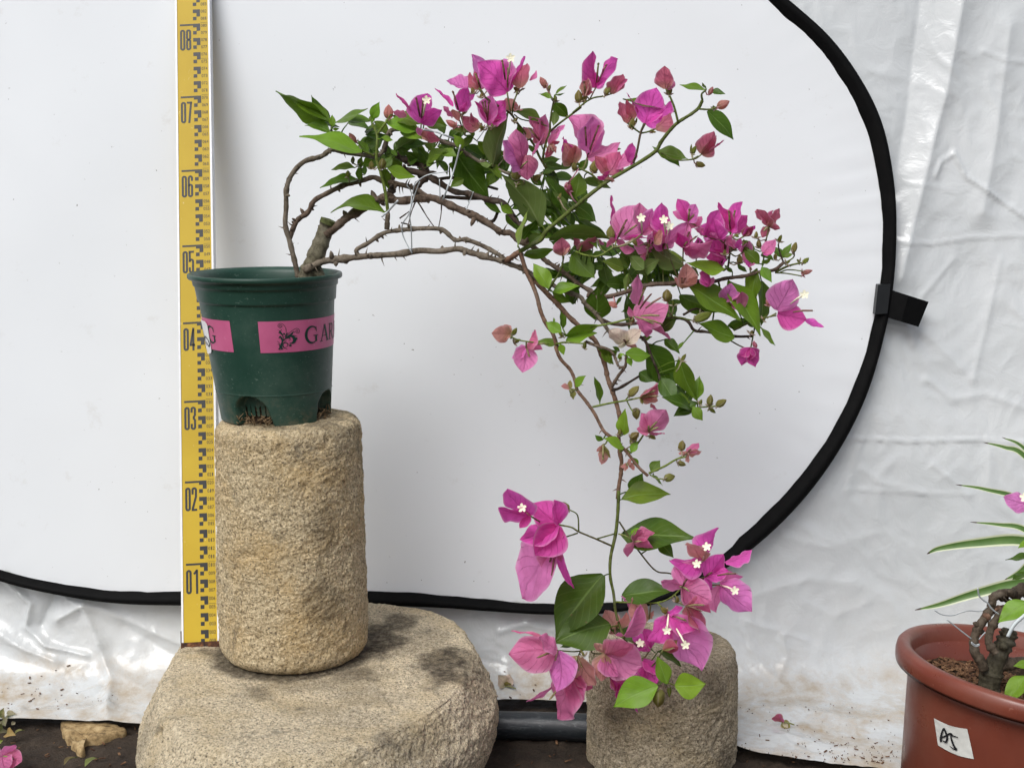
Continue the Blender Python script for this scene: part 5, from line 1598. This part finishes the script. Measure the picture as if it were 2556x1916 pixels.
Fl(3, 390, 1112, [(490, 925, .82, 'K'), (592, 850, .5, 'D', (560, 1010)), (590, 918, .45, 'P', (470, 1070)), (280, 960, .5, 'R'), (620, 900, .5, 'D', (560, 1030))])
Fl(3, 360, 1160, [(300, 1130, .5, 'D'), (410, 1080, .4, 'D'), (450, 1170, .4, 'S')])
Fl(3, 292, 388, [(265, 92, .36, 'D'), (473, 155, .30, 'M'), (215, 258, .8, 'M'), (385, 320, .5, 'M')], [(310, 200), (375, 210)], [], [(240, 490)])
Fl(3, 205, 460, [(180, 288, .42, 'R'), (235, 330, .4, 'S'), (270, 430, .4, 'R')], [(190, 350), (200, 390)], [], [(240, 492)])
Fl(3, 420, 445, [(516, 282, .56, 'R'), (550, 325, .4, 'K', (450, 430))], stalk=[(360, 465)])
Fl(3, 870, 405, [(858, 214, .72, 'R'), (915, 290, .4, 'K')], stalk=[(900, 460)])
Fl(3, 700, 692, [(792, 393, .74, 'M'), (912, 500, .42, 'M', (790, 640)), (545, 438, .12, 'D', (640, 600)), (850, 600, .5, 'M')], [], [], [(660, 770)])
Fl(3, 552, 690, [(488, 508, .46, 'R'), (540, 496, .42, 'R', (590, 670)), (600, 590, .4, 'R')], stalk=[(610, 735)])
Fl(3, 780, 738, [(908, 603, .58, 'R')], stalk=[(720, 760)])
Fl(3, 1165, 945, [(1268, 757, .62, 'R'), (1352, 828, .14, 'K', (1225, 925)), (1285, 790, .4, 'R')], stalk=[(1120, 980), (1070, 990)])
Fl(4, 955, 668, [(912, 292, .24, 'D'), (1160, 368, .80, 'P', (1000, 650)), (1262, 652, .17, 'M', (1030, 640)), (1110, 745, .4, 'P'), (870, 720, .4, 'K')], [(1037, 500), (1142, 525), (1015, 560)])
Fl(4, 1170, 610, [(1252, 398, .5, 'L'), (1150, 350, .5, 'P'), (1270, 560, .5, 'P')], [], [(1162, 478)])
Fl(4, 1372, 692, [(1330, 352, .52, 'M', (1380, 620)), (1542, 510, .36, 'L'), (1243, 460, .5, 'P', (1340, 690)), (1330, 578, .5, 'S', (1270, 690))], [], [(1350, 492), (1395, 545)])
Fl(4, 800, 655, [(720, 640, .4, 'R'), (860, 700, .4, 'P'), (780, 640, .4, 'P')])
Fl(4, 650, 745, [(785, 630, .45, 'R'), (600, 640, .45, 'R'), (720, 720, .4, 'R')])
Fl(4, 512, 790, [(505, 640, .85, 'R'), (575, 700, .5, 'S'), (445, 700, .5, 'R')])
Fl(5, 350, 562, [(592, 502, .46, 'P'), (390, 360, .6, 'P'), (270, 420, .45, 'M'), (420, 625, .5, 'P'), (500, 580, .4, 'L')], [(397, 435), (457, 466), (380, 510)])
Fl(5, 390, 345, [(302, 153, .52, 'D'), (455, 197, .56, 'L'), (505, 300, .52, 'K', (400, 400)), (262, 260, .5, 'P')], [(402, 245), (457, 270)])
Fl(5, 520, 460, [(642, 243, .62, 'M'), (440, 400, .5, 'P'), (560, 350, .5, 'M')])
Fl(5, 650, 490, [(598, 318, .62, 'M'), (690, 420, .52, 'M'), (560, 440, .5, 'L')])
Fl(5, 740, 432, [(640, 183, .36, 'D'), (838, 178, .42, 'M'), (880, 290, .64, 'D')], [(728, 260), (776, 258)], [], [(738, 590)])
Fl(5, 850, 465, [(925, 380, .62, 'R'), (948, 378, .4, 'M'), (880, 370, .4, 'R')])
Fl(5, 1060, 385, [(958, 238, .42, 'R'), (1143, 232, .38, 'R'), (1095, 248, .5, 'K'), (1000, 475, .62, 'R'), (1152, 400, .52, 'R')], [(1020, 415)], [], [(1035, 500)])
Fl(5, 690, 622, [(498, 560, .52, 'D'), (690, 460, .42, 'P'), (600, 560, .5, 'M'), (540, 640, .5, 'D')], [(700, 440), (715, 470)])
Fl(5, 780, 560, [(700, 500, .5, 'P'), (830, 480, .5, 'M'), (760, 440, .4, 'P')])
Fl(5, 1010, 602, [(1115, 490, .62, 'P'), (1090, 600, .5, 'D')])
Fl(5, 900, 720, [(860, 660, .5, 'M'), (950, 690, .4, 'P'), (920, 750, .4, 'S')])
Fl(5, 700, 1000, [(745, 848, .80, 'L'), (650, 930, .5, 'P'), (820, 930, .4, 'L')])
Fl(5, 850, 1052, [(832, 920, .62, 'K'), (735, 1020, .5, 'K')])
Fl(5, 560, 880, [(535, 722, .5, 'D'), (600, 800, .5, 'P'), (500, 840, .4, 'M')])
Fl(5, 345, 892, [(372, 684, .66, 'S'), (462, 790, .36, 'S'), (275, 800, .4, 'S')], [(338, 812), (362, 815), (348, 850)])
Fl(5, 1120, 1100, [(1255, 818, .76, 'L', (1120, 1075)), (1372, 1150, .80, 'D', (1130, 1100)), (1515, 1212, .30, 'M', (1360, 1165)), (1100, 985, .32, 'K', (1115, 1060))], [(1420, 1078)], [(1352, 945)], [(1040, 1140)])
Fl(5, 910, 1385, [(832, 1532, .62, 'D'), (948, 1545, .62, 'D'), (888, 1490, .6, 'D'), (812, 1450, .5, 'D'), (970, 1470, .5, 'D')])
Fl(4, 1105, 1290, [(1132, 948, .36, 'P', (1110, 1190)), (1390, 1195, .66, 'P'), (1405, 1480, .22, 'P', (1170, 1385)), (1210, 1465, .55, 'P', (1150, 1330)), (1060, 1210, .5, 'K')], [(1312, 1285), (1332, 1355), (1262, 1350), (1240, 1112), (1322, 1138), (1192, 1062)])
Fl(6, 250, 272, [(88, 270, .74, 'S'), (190, 200, .5, 'S'), (180, 350, .5, 'S')])
Fl(6, 372, 382, [(345, 597, .80, 'P'), (452, 243, .36, 'K'), (512, 405, .52, 'K'), (260, 480, .5, 'L')], [(525, 355), (400, 455)])
Fl(6, 1200, 352, [(1058, 240, .62, 'W'), (1327, 242, .62, 'W'), (1295, 385, .32, 'S'), (1130, 385, .4, 'W')], [(1185, 325), (1222, 330)])
Fl(6, 738, 728, [(740, 658, .55, 'O'), (663, 708, .5, 'S'), (768, 818, .5, 'O')])
Fl(6, 1320, 803, [(1463, 678, .36, 'R'), (1468, 830, .70, 'S'), (1462, 905, .32, 'R', (1410, 850)), (1340, 860, .4, 'O')], [(1436, 746), (1466, 790)], stalk=[(1260, 815)])
Fl(6, 1388, 1088, [(1330, 928, .66, 'K'), (1535, 903, .72, 'P'), (1523, 1098, .26, 'K'), (1290, 1060, .5, 'K')], [(1390, 1040), (1450, 1008), (1462, 1050)], stalk=[(1350, 1110), (1300, 1180)])
Fl(6, 1012, 1190, [(1000, 1355, .62, 'S', (1010, 1240)), (1075, 1300, .42, 'O'), (960, 1250, .4, 'S')], [(1012, 1305)])
Fl(6, 1210, 1352, [(1155, 1372, .5, 'S'), (1272, 1402, .5, 'S'), (1242, 1306, .5, 'S'), (1190, 1410, .5, 'S')], [(1212, 1360)])
Fl(6, 1710, 1265, [(1805, 1178, .5, 'K'), (1828, 1246, .42, 'S'), (1722, 1342, .42, 'S'), (1635, 1262, .42, 'S')], [(1735, 1230), (1720, 1270)], stalk=[(1620, 1312)])
Fl(7, 300, 262, [(163, 98, .46, 'M'), (108, 215, .40, 'M'), (240, 340, .5, 'D')], [], [(255, 215)], Y=-0.139)
Fl(7, 480, 318, [(335, 508, .80, 'D'), (325, 185, .80, 'M'), (455, 165, .5, 'M'), (240, 410, .5, 'M'), (490, 450, .4, 'D')], stalk=[(560, 335), (610, 365)], Y=-0.132)
Fl(7, 462, 450, [(265, 778, .52, 'L'), (575, 712, .27, 'M'), (500, 545, .5, 'K'), (380, 590, .5, 'P')], [(430, 540), (440, 625)], Y=-0.124)
Fl(7, 950, 425, [(1075, 370, .55, 'K'), (905, 517, .42, 'K'), (1065, 460, .5, 'K'), (990, 345, .5, 'K')], [(992, 425)], stalk=[(900, 390), (850, 375)])
Fl(7, 1370, 545, [(1466, 338, .38, 'M'), (1163, 540, .42, 'M'), (1270, 432, .42, 'S'), (1300, 600, .5, 'M')], [], [(1395, 455), (1335, 560)], Y=-0.119)
Fl(7, 1390, 640, [(1500, 500, .62, 'M'), (1530, 600, .7, 'M'), (1676, 475, .36, 'M', (1510, 555)), (1430, 720, .6, 'M')], [(1425, 615), (1575, 620)], Y=-0.114)
Fl(7, 1245, 705, [(1315, 540, .82, 'P'), (1432, 795, .82, 'P'), (1112, 670, .46, 'P'), (1275, 805, .5, 'K')], [(1270, 658), (1282, 725), (1233, 703)], Y=-0.139)
Fl(7, 1480, 692, [(1676, 855, .66, 'L'), (1455, 862, .52, 'P'), (1620, 640, .4, 'P')], [], [(1568, 725)], Y=-0.109)
Fl(7, 1270, 820, [(1392, 968, .42, 'R'), (1420, 860, .42, 'K'), (1330, 900, .4, 'R')], [(1357, 850), (1377, 815)])
Fl(7, 1160, 872, [(1358, 942, .38, 'M'), (1027, 1035, .55, 'M'), (1372, 1212, .58, 'L'), (1250, 830, .4, 'M')], [(1265, 910)], [(1150, 970), (1263, 1060)], Y=-0.129)
Fl(7, 1125, 1092, [(1220, 1075, .72, 'R'), (1215, 1030, .4, 'O')], Y=-0.139)
Fl(7, 1040, 900, [(930, 778, .62, 'S'), (868, 758, .28, 'P', (930, 870)), (1070, 850, .4, 'S')], Y=-0.084)
Fl(7, 840, 955, [(768, 845, .8, 'S'), (900, 860, .5, 'S'), (790, 990, .5, 'S')], Y=-0.089)
Fl(7, 885, 1005, [(990, 810, .36, 'P'), (830, 1000, .4, 'P')], Y=-0.129)
Fl(7, 1050, 1085, [(930, 990, .62, 'M'), (1000, 960, .5, 'M'), (940, 1060, .4, 'M')], [], [(985, 1050)], Y=-0.099)
Fl(7, 765, 1115, [(998, 1190, .80, 'P'), (945, 1055, .50, 'K'), (745, 1285, .72, 'S'), (700, 1050, .52, 'S'), (860, 1255, .6, 'P')], Y=-0.134)
Fl(7, 1000, 1155, [(1085, 1305, .72, 'M'), (1120, 1230, .5, 'M'), (960, 1280, .6, 'M')], Y=-0.104)
Fl(7, 800, 1265, [(865, 1335, .62, 'K'), (848, 1405, .36, 'D', (880, 1270)), (970, 1480, .25, 'M', (930, 1320)), (900, 1330, .4, 'D')], Y=-0.114)
Fl(7, 475, 1095, [(172, 1118, .72, 'P', (462, 1090)), (190, 973, .17, 'K', (380, 1005)), (470, 1352, .62, 'L'), (360, 1010, .5, 'P')], [(355, 1137), (462, 1150)], Y=-0.142)
Fl(7, 590, 1130, [(712, 1310, .62, 'S'), (570, 1230, .4, 'S')], [(590, 1160), (622, 1192)], Y=-0.134)
Fl(7, 560, 1240, [(482, 1517, .48, 'P'), (283, 1412, .27, 'P', (440, 1320)), (690, 1330, .46, 'K'), (610, 1440, .62, 'P'), (640, 1400, .5, 'K')], [(432, 1390)], Y=-0.124)

for (x, y, bs) in ((180, 565, [(60, 425, .62, 'P'), (245, 425, .62, 'P'), (120, 325, .5, 'L')]), (460, 605, [(375, 515, .62, 'P'), (565, 535, .62, 'L'), (470, 470, .5, 'M')]), (590, 525, [(515, 395, .62, 'L'), (685, 425, .5, 'M'), (600, 610, .5, 'P')]), (840, 600, [(900, 500, .6, 'P'), (790, 520, .5, 'M'), (860, 690, .5, 'K')]), (60, 600, [(-40, 480, .6, 'P'), (110, 480, .6, 'P'), (20, 690, .4, 'K')]), (650, 720, [(600, 640, .5, 'D'), (720, 650, .5, 'M')])):
    Fl(5, x, y, bs, [(x + 40, y - 90), (x + 10, y - 100)], Y=plant_y(*zp(5, x, y)) + .004)
Fl(2, 1180, 1000, [(1060, 900, .6, 'P'), (1200, 830, .5, 'P'), (1290, 960, .5, 'K')], [(1170, 900)], Y=-.005)
Fl(2, 760, 760, [(690, 640, .6, 'L'), (840, 680, .6, 'M')], [(770, 640)], Y=-.01)
Fl(2, 480, 640, [(400, 520, .5, 'L'), (560, 560, .5, 'M'), (500, 720, .4, 'K')], [(480, 540)], Y=-.01)

# ------------------------------------------------------------------ buds: base, tip, width, colour
BD = {1: "885 548 885 443 .72 S;652 712 612 640 .62 S;635 852 640 800 .6 G;605 945 603 898 .6 G;765 890 765 830 .7 O;840 885 842 815 .8 O;690 720 680 700 .5 G;1520 600 1525 570 .6 O",
2: "368 895 258 828 .6 S;640 925 615 880 .7 O;1300 490 1235 380 .6 S;1320 520 1345 460 .6 O;1390 640 1400 575 .7 G;980 1450 1005 1300 .8 O;1170 1460 1245 1390 .7 O;1010 520 960 490 .7 O;545 555 530 490 .7 O;690 520 735 480 .6 O;745 905 735 860 .7 O;440 770 455 720 .5 O;360 780 330 715 .6 O;1030 520 1050 520 .5 G;620 600 640 540 .6 O;960 850 1005 800 .6 O;990 1500 1040 1490 .5 G;1090 1480 1020 1505 .5 G;1010 720 1030 670 .5 S",
3: "150 520 145 410 .7 O;190 515 200 450 .7 O;365 455 410 375 .62 O;890 455 900 360 .62 O;580 735 600 640 .6 O;740 755 790 765 .5 O;1085 945 1120 875 .6 G;1115 1025 1198 1040 .7 O;1290 560 1398 505 .7 S;1270 575 1260 540 .6 G;1225 455 1260 385 .6 S;115 1080 110 1010 .7 O;265 1100 290 990 .75 O;50 1180 80 1290 .6 R;620 690 630 640 .4 O;1075 930 1080 860 .3 G",
4: "915 655 915 535 .75 O;1095 1345 1060 1285 .8 O;960 1215 890 1170 .7 S;1090 650 1130 710 .6 O;1220 720 1230 690 .6 O;560 255 575 195 .6 R;480 320 500 270 .5 O;1180 690 1240 700 .5 O",
5: "215 1000 215 900 .85 O;440 1160 590 1095 .55 G;460 1150 440 1115 .6 G;1330 772 1422 745 .5 S;1255 600 1285 510 .6 O;1335 690 1392 640 .6 G;1140 510 1165 450 .6 G;815 690 820 615 .75 O;690 620 695 570 .7 O;760 580 790 500 .8 O;950 480 955 420 .6 O;980 560 970 490 .7 O;1110 660 1115 600 .6 O;1060 1040 1060 945 .62 S;930 1340 960 1385 .7 R;905 1270 925 1240 .6 O;1010 1160 1020 1130 .6 O;270 1040 260 990 .4 G;780 450 810 470 .6 G;490 1100 500 1080 .4 G;1310 680 1290 650 .5 G;1200 690 1240 660 .4 G",
6: "262 285 300 225 .6 G;270 345 330 320 .6 G;1230 790 1310 705 .62 O;1285 890 1290 985 .8 O;1240 1140 1310 1090 .8 O;1240 1185 1290 1110 .7 O;1150 1110 1155 1060 .6 O;1400 1110 1450 1145 .7 O;1660 1240 1670 1155 .75 O;1630 1340 1700 1360 .7 O;1515 1475 1610 1450 .75 O;1890 870 1905 775 .6 O;1945 875 2035 820 .62 O;1890 890 1945 930 .5 G;1810 860 1830 815 .6 G;860 400 860 335 .5 G;1660 500 1700 440 .5 G;680 300 640 250 .5 G;1160 490 1140 440 .6 G",
7: "545 232 480 185 .8 O;1150 860 1110 830 .6 O;1100 1330 1095 1448 .7 O;1165 1310 1165 1385 .4 G;640 1130 615 1090 .4 O;1085 1370 1065 1340 .4 G;1210 800 1215 760 .6 O;690 1170 700 1150 .5 G;580 1210 590 1240 .5 G"}
for z, txt in BD.items():
    for row in txt.split(';'):
        q = row.split()
        pl.bud(z, *map(float, q[:4]), float(q[4]), q[5])

print('leaves', sum(1 for o in bo.children if o.name.startswith('leaf')), 'flowers', sum(1 for o in bo.children if o.name.startswith('flower')), 'bracts', sum(len(o.children) for o in bo.children if o.name.startswith('flower')))
# ------------------------------------------------------------------ binding wires in the plant
t = NT('tin_wire')
M['wire'] = t.done(t.bsdf((0.42, 0.45, 0.46), 0.35, None, 0.5, 0.35))
def wire(z, paths, label, r=2.0, Y=-.035, name='binding_wire', group='binding wires', flat=.45):
    mb = MB()
    for p in paths:
        P = [at(*zp(z, x, y), Y + .004 * math.sin(i * 2.1)) for i, (x, y) in enumerate(p)]
        mb.tube(crom(P, 5), r * .000479, 6, flat=flat)
    return tag(mb.obj(name, M['wire']), label, 'wire', group)
wire(1, [[(1380, 722), (1340, 880), (1290, 1020), (1258, 1105)], [(1120, 618), (1200, 632), (1260, 652), (1335, 680)]], 'straight silvery tie wire slanting across the upper branches', 2.3, -.045)
wire(1, [[(1010, 1000), (1042, 1060), (1028, 1190), (980, 1270), (985, 1350), (1046, 1472)], [(1100, 975), (1060, 1080), (1030, 1200), (1040, 1300), (1044, 1470)], [(1300, 905), (1150, 932), (1070, 992), (1050, 1060)]], 'thin looping tie wire hanging down to the lowest branch', 1.6, -.03)
wire(1, [[(835, 1220), (882, 1180), (950, 1105)]], 'short pale tie strip at the foot of the upright green shoot', 2.6, -.04)
wire(1, [[(1235, 960), (1240, 1100)]], 'short fine tie wire standing between the two middle branches', 1.3, -.03)
wire(1, [[(1470, 1045), (1445, 1110), (1420, 1170)]], 'fine tie wire under the tip of the large dark leaf', 1.3, -.03)
wire(1, [[(1560, 600), (1490, 700)]], 'fine pale tie wire below the topmost flowers', 1.3, -.03)
mb = MB()
for p in ([(1080, 1090), (1040, 1190), (1020, 1280)], [(1090, 1120), (1150, 1220), (1200, 1290)], [(960, 1230), (1030, 1180)], [(1250, 1120), (1246, 1200), (1230, 1290)], [(970, 1260), (1040, 1275)]):
    mb.tube(crom([at(*zp(1, x, y), -.02) for x, y in p], 4), [.0009] * 3 + [.0006] * (len(crom([Vector()] * len(p), 4)) - 3), 5)
mb.obj('dry_twig', M['stem'], bo, color=(.07, .05, .04, 1))

# cut face of the stump
mb = MB()
c = at(*zp(1, 474, 1240), -.004)
ax = (c - at(*zp(1, 410, 1420), -.003)).normalized()
a = ax.orthogonal().normalized(); b = ax.cross(a)
ring = []
for k in range(24):
    th = 2 * math.pi * k / 24
    r = .0094 * (1 + .12 * noise.noise(Vector((math.cos(th) * 2, math.sin(th) * 2, 1))))
    ring.append(c + (a * math.cos(th) + b * math.sin(th)) * r)
low = [p - ax * .005 for p in ring]
vs = ring + low + [c + ax * .0015]
fs = [(k, (k + 1) % 24, 48) for k in range(24)] + [(24 + k, 24 + (k + 1) % 24, (k + 1) % 24, k) for k in range(24)]
mb.add(vs, fs)
mb.obj('cut_stump', mat_plain('mossy_cut', (0.075, 0.085, 0.030), 0.85, 0.2, 0.5, 260, 0, .6), bo, smooth=False)

# ------------------------------------------------------------------ plant in the red pot
YB = RP.y - 0.01
b2 = empty('bonsai_stump', at(*zp(8, 660, 1310), YB), 'gnarled small bonsai stump with cut limbs growing in the red brown pot', 'plant')
p2 = Plant(b2)
OLD = (0.105, 0.080, 0.056)
p2.stem(8, [(650, 1400), (665, 1300), (690, 1190), (745, 1060), (805, 940), (832, 862)], (25, 15), (YB, YB), (0.085, 0.075, 0.048), 'trunk', .15, 1.2, 8, 14)
p2.stem(8, [(625, 1180), (600, 1110), (556, 1050), (545, 950), (580, 850), (640, 760), (688, 660), (702, 602), (780, 572), (900, 562), (1010, 550)], (10.5, 8), (YB - .01, YB), OLD, 'branch', .2, 1.2)
p2.stem(8, [(720, 1050), (680, 1000), (662, 950), (680, 860), (722, 782), (770, 720), (900, 680)], (8.5, 7), (YB - .02, YB - .01), OLD, 'branch', .2, 1.2)
p2.stem(8, [(640, 770), (680, 722), (740, 695), (820, 690)], (8, 6), (YB - .01, YB + .01), TWIG, 'branch', .2, 1)
p2.stem(8, [(702, 602), (760, 610), (830, 640)], (7, 5), (YB, YB + .01), OLD, 'branch', .3, 1)
p2.stem(8, [(720, 1150), (830, 1135), (960, 1120), (1040, 1150)], (14, 9), (YB, YB + .01), OLD, 'root', .1, 1)
p2.stem(8, [(860, 600), (900, 560), (1000, 530)], (15, 14), (YB, YB), OLD, 'branch', .2, 1)
p2.stem(8, [(1000, 545), (1045, 430), (1052, 290), (1040, 150), (1035, -40)], (3.4, 2.4), (YB - .005, YB - .02), GREEN, 'shoot')
for q in ((960, 640, 738, 808, .56, 'b'), (960, 1235, 783, 1442, .55, 'b'), (1000, 1130, 858, 1152, .5, 'b'), (1050, 290, 795, 308, .24, 'd'), (1010, 160, 895, 215, .4, 'b'), (1010, 420, 850, 465, .3, 'd')):
    p2.leaf(8, *q, Y=YB - .03)
mb_c = at(*zp(8, 838, 880), YB - .012)
f2 = p2.flower(8, 1000, -130, [(780, -195, .62, 'L'), (990, 20, .5, 'L'), (1100, -190, .5, 'P')], [], [(950, -190)], [(1020, -90), (1035, -40)], Y=YB - .02)
mb = MB()
W8 = lambda p, r, y=YB - .03: mb.tube(crom([at(*zp(8, a_, b_), y) for a_, b_ in p], 6), r * .00026, 6, flat=.4)
W8([(330, 783), (400, 838), (450, 878), (528, 938)], 3.0); W8([(586, 942), (610, 912), (638, 884)], 3.0); W8([(524, 962), (556, 986), (592, 978)], 3.2); W8([(524, 972), (556, 996), (592, 988)], 2.4)
tag(mb.obj('binding_wire', M['wire']), 'pale wire wound round the left limb of the bonsai stump', 'wire', 'binding wires')
mb = MB()
W8([(576, 532), (586, 590), (620, 628), (655, 652), (690, 700), (745, 742)], 3.6); W8([(232, 710), (290, 742), (370, 750), (440, 728), (510, 712), (600, 716), (652, 680)], 2.4)
tag(mb.obj('binding_wire', M['wire']), 'twisted loose wire sticking out left above the red brown pot', 'wire', 'binding wires')
mb = MB()
W8([(960, 740), (890, 800), (850, 850), (815, 920)], 8, YB - .045)
tag(mb.obj('plastic_strip', mat_plain('pale_strip', (0.62, 0.68, 0.68), 0.4, 0.4)), 'broad pale plastic strip tied at the stump top in the red brown pot', 'strip')

# ------------------------------------------------------------------ spider plant reaching in from the right
t = NT('striped_blade')
uv = t.n('UVMap').outputs[0]
xy = t.n('SeparateXYZ', Vector=uv)
av = t.math('ABSOLUTE', t.math('SUBTRACT', xy.outputs[1], 0.5))
n = t.noise(t.coord(), 40, 4)
g = t.ramp(n, [(0.3, (0.06, 0.13, 0.025)), (0.7, (0.10, 0.19, 0.04))])
cc = t.mix(t.ramp(av, [(0.30, 0.0), (0.38, 1.0)]), g, (0.56, 0.60, 0.40))
cc = t.mix(t.ramp(xy.outputs[0], [(0.0, 1.0), (0.045, 1.0), (0.06, 0.0)]), cc, (0.07, 0.04, 0.028))
M['blade'] = t.done(t.bsdf(cc, 0.45, None, 0.4))
SPY0 = .05
sr = empty('spider_plant', dat(2330, 1420, SPY0), 'spider plant with long green and cream striped leaves reaching in behind the red brown pot', 'plant')
def sblade(pts, w, y0=SPY0):
    P = crom([dat(x, y, y0 - .02 * i / len(pts)) for i, (x, y) in enumerate(pts)], 8)
    N = len(P)
    V, U = [], []
    for i, p in enumerate(P):
        f = i / (N - 1)
        tdir = (P[min(i + 1, N - 1)] - P[max(i - 1, 0)]).normalized()
        side = tdir.cross(Vector((0, -1, .35))).normalized()
        ww = w * .00055 * min(1, (f / .55) ** .8 + .04)
        nn = side.cross(tdir)
        for j in (-1, -.5, 0, .5, 1):
            V.append(p + side * (j * ww) + nn * (abs(j) * ww * .35))
            U.append((f, .5 + .5 * j))
    mk('leaf', V, grid_faces(N, 5), M['blade'], sr, uvs=U)
sblade([(1976, 1317), (2030, 1305), (2110, 1280), (2212, 1258), (2300, 1270), (2330, 1420)], 13)
sblade([(2002, 1196), (2030, 1184), (2110, 1172), (2212, 1168), (2300, 1210), (2330, 1420)], 13)
sblade([(2064, 1046), (2130, 1057), (2212, 1084), (2300, 1180), (2335, 1420)], 8)
sblade([(2096, 1127), (2160, 1133), (2212, 1143), (2290, 1200), (2330, 1420)], 8)
sblade([(2124, 955), (2170, 966), (2212, 984), (2290, 1080), (2335, 1420)], 8)
sblade([(2164, 944), (2212, 968), (2290, 1060), (2338, 1420)], 7)
sblade([(2170, 1252), (2200, 1238), (2250, 1205), (2310, 1250), (2330, 1420)], 13)

# ------------------------------------------------------------------ fallen things
def fallen(name, label, cat, px, Y, bracts, group=None, dead=False):
    c = at(*px, Y)
    mb = MB()
    mb.tube(crom([c, c + Vector((.006, -.004, .001)), c + Vector((.014, -.006, -.001))], 4), .0009, 6)
    o = mb.obj(name, M['stem'], None, color=(.25, .27, .10, 1), origin=c)
    tag(o, label, cat, group)
    pp = Plant(o)
    for tx, ty, w, k, d in bracts:
        T = at(tx, ty, Y + d)
        pp.bract_mesh(c, T, w, k, o)
    return o
fallen('fallen_flower', 'fallen pink bougainvillea flower on the dark soil at the lower left corner', 'flower', (8, 1886), -.035, [(40, 1858, .5, 'P', .0), (54, 1900, .8, 'K', -.01), (-30, 1880, .6, 'P', .01), (20, 1930, .8, 'P', -.02)], 'fallen flowers')
q = on_sheet(1690, 1565)
c_, s_ = math.cos(PITCH), math.sin(PITCH)
def pxof(p):
    d = p - CAM; zc = d.y * c_ - d.z * s_; yc = d.y * s_ + d.z * c_
    return 1278 + F_PX * d.x / zc, 958 - F_PX * yc / zc
a_ = pxof(q)
fallen('fallen_flower', 'withered pink and green flower lying on the sheet between short drum and red brown pot', 'flower', (a_[0], a_[1] - 8), q.y - .004, [(a_[0] - 26, a_[1] - 18, .6, 'R', -.004), (a_[0] - 6, a_[1] - 28, .5, 'K', -.003), (a_[0] + 20, a_[1] + 6, .8, 'O', -.008), (a_[0] + 4, a_[1] + 18, .7, 'W', -.012)], 'fallen flowers')
q = on_sheet(1092, 1480); a_ = pxof(q)
fallen('fallen_flower', 'dried beige flower with a brown stalk beside the right rim of the millstone', 'flower', (a_[0] + 2, a_[1] + 4), q.y - .006, [(a_[0] - 16, a_[1] - 24, .8, 'W', -.004), (a_[0] + 14, a_[1] - 26, .6, 'W', -.003), (a_[0] + 16, a_[1] - 2, .6, 'O', -.008)], 'fallen flowers')
# dry leaves in the lower left corner
dl = [((2, 1790), (10, 1765), .8, (.28, .23, .12)), ((14, 1786), (42, 1782), .55, (.36, .30, .20)), ((4, 1800), (14, 1812), .8, (.22, .19, .12)), ((28, 1808), (38, 1800), .8, (.30, .25, .17)), ((36, 1832), (62, 1822), .3, (.22, .20, .07)), ((18, 1828), (40, 1834), .7, (.40, .26, .10)), ((-6, 1850), (8, 1846), .8, (.26, .30, .05)), ((212, 1912), (246, 1892), .35, (.20, .22, .07)), ((160, 1908), (195, 1890), .25, (.16, .11, .05)), ((6, 1816), (-8, 1830), .7, (.18, .15, .08))]
names = ['large olive dry leaf at the far left edge of the soil', 'cupped beige dry leaf touching the sheet edge at lower left', 'grey curled dry leaf just under the sheet at far left', 'small pale dry leaf under the lower left sheet edge', 'thin pointed greenish leaf lying on the soil at lower left', 'orange brown crumpled leaf on the soil at lower left', 'small yellow green leaf at the very left edge above the fallen flower', 'narrow green leaf on the soil left of the millstone', 'brown dry strip of leaf on the soil below the rock', 'dark brown dry leaf at the very left edge']
for i, ((bx, by), (tx, ty), w, cc) in enumerate(dl):
    B, T = at_z(bx, by, ZG + .012), at_z(tx, ty, ZG + .014)
    if by < 1800:
        yy = on_sheet(max(2, bx / K), by / K - 6).y - .012
        B, T = at(bx, by, yy), at(tx, ty, yy - .004)
    V, F, U = blade(B, T, facing(B, T, w, .7, False, RND)[0], max(w, .5), LEAF_W, .15, .5, .05, i + 900)
    tag(mk('dry_leaf', V, F, M['leaf'], uvs=U, color=(*cc, 1)), names[i], 'leaf', 'fallen leaves')
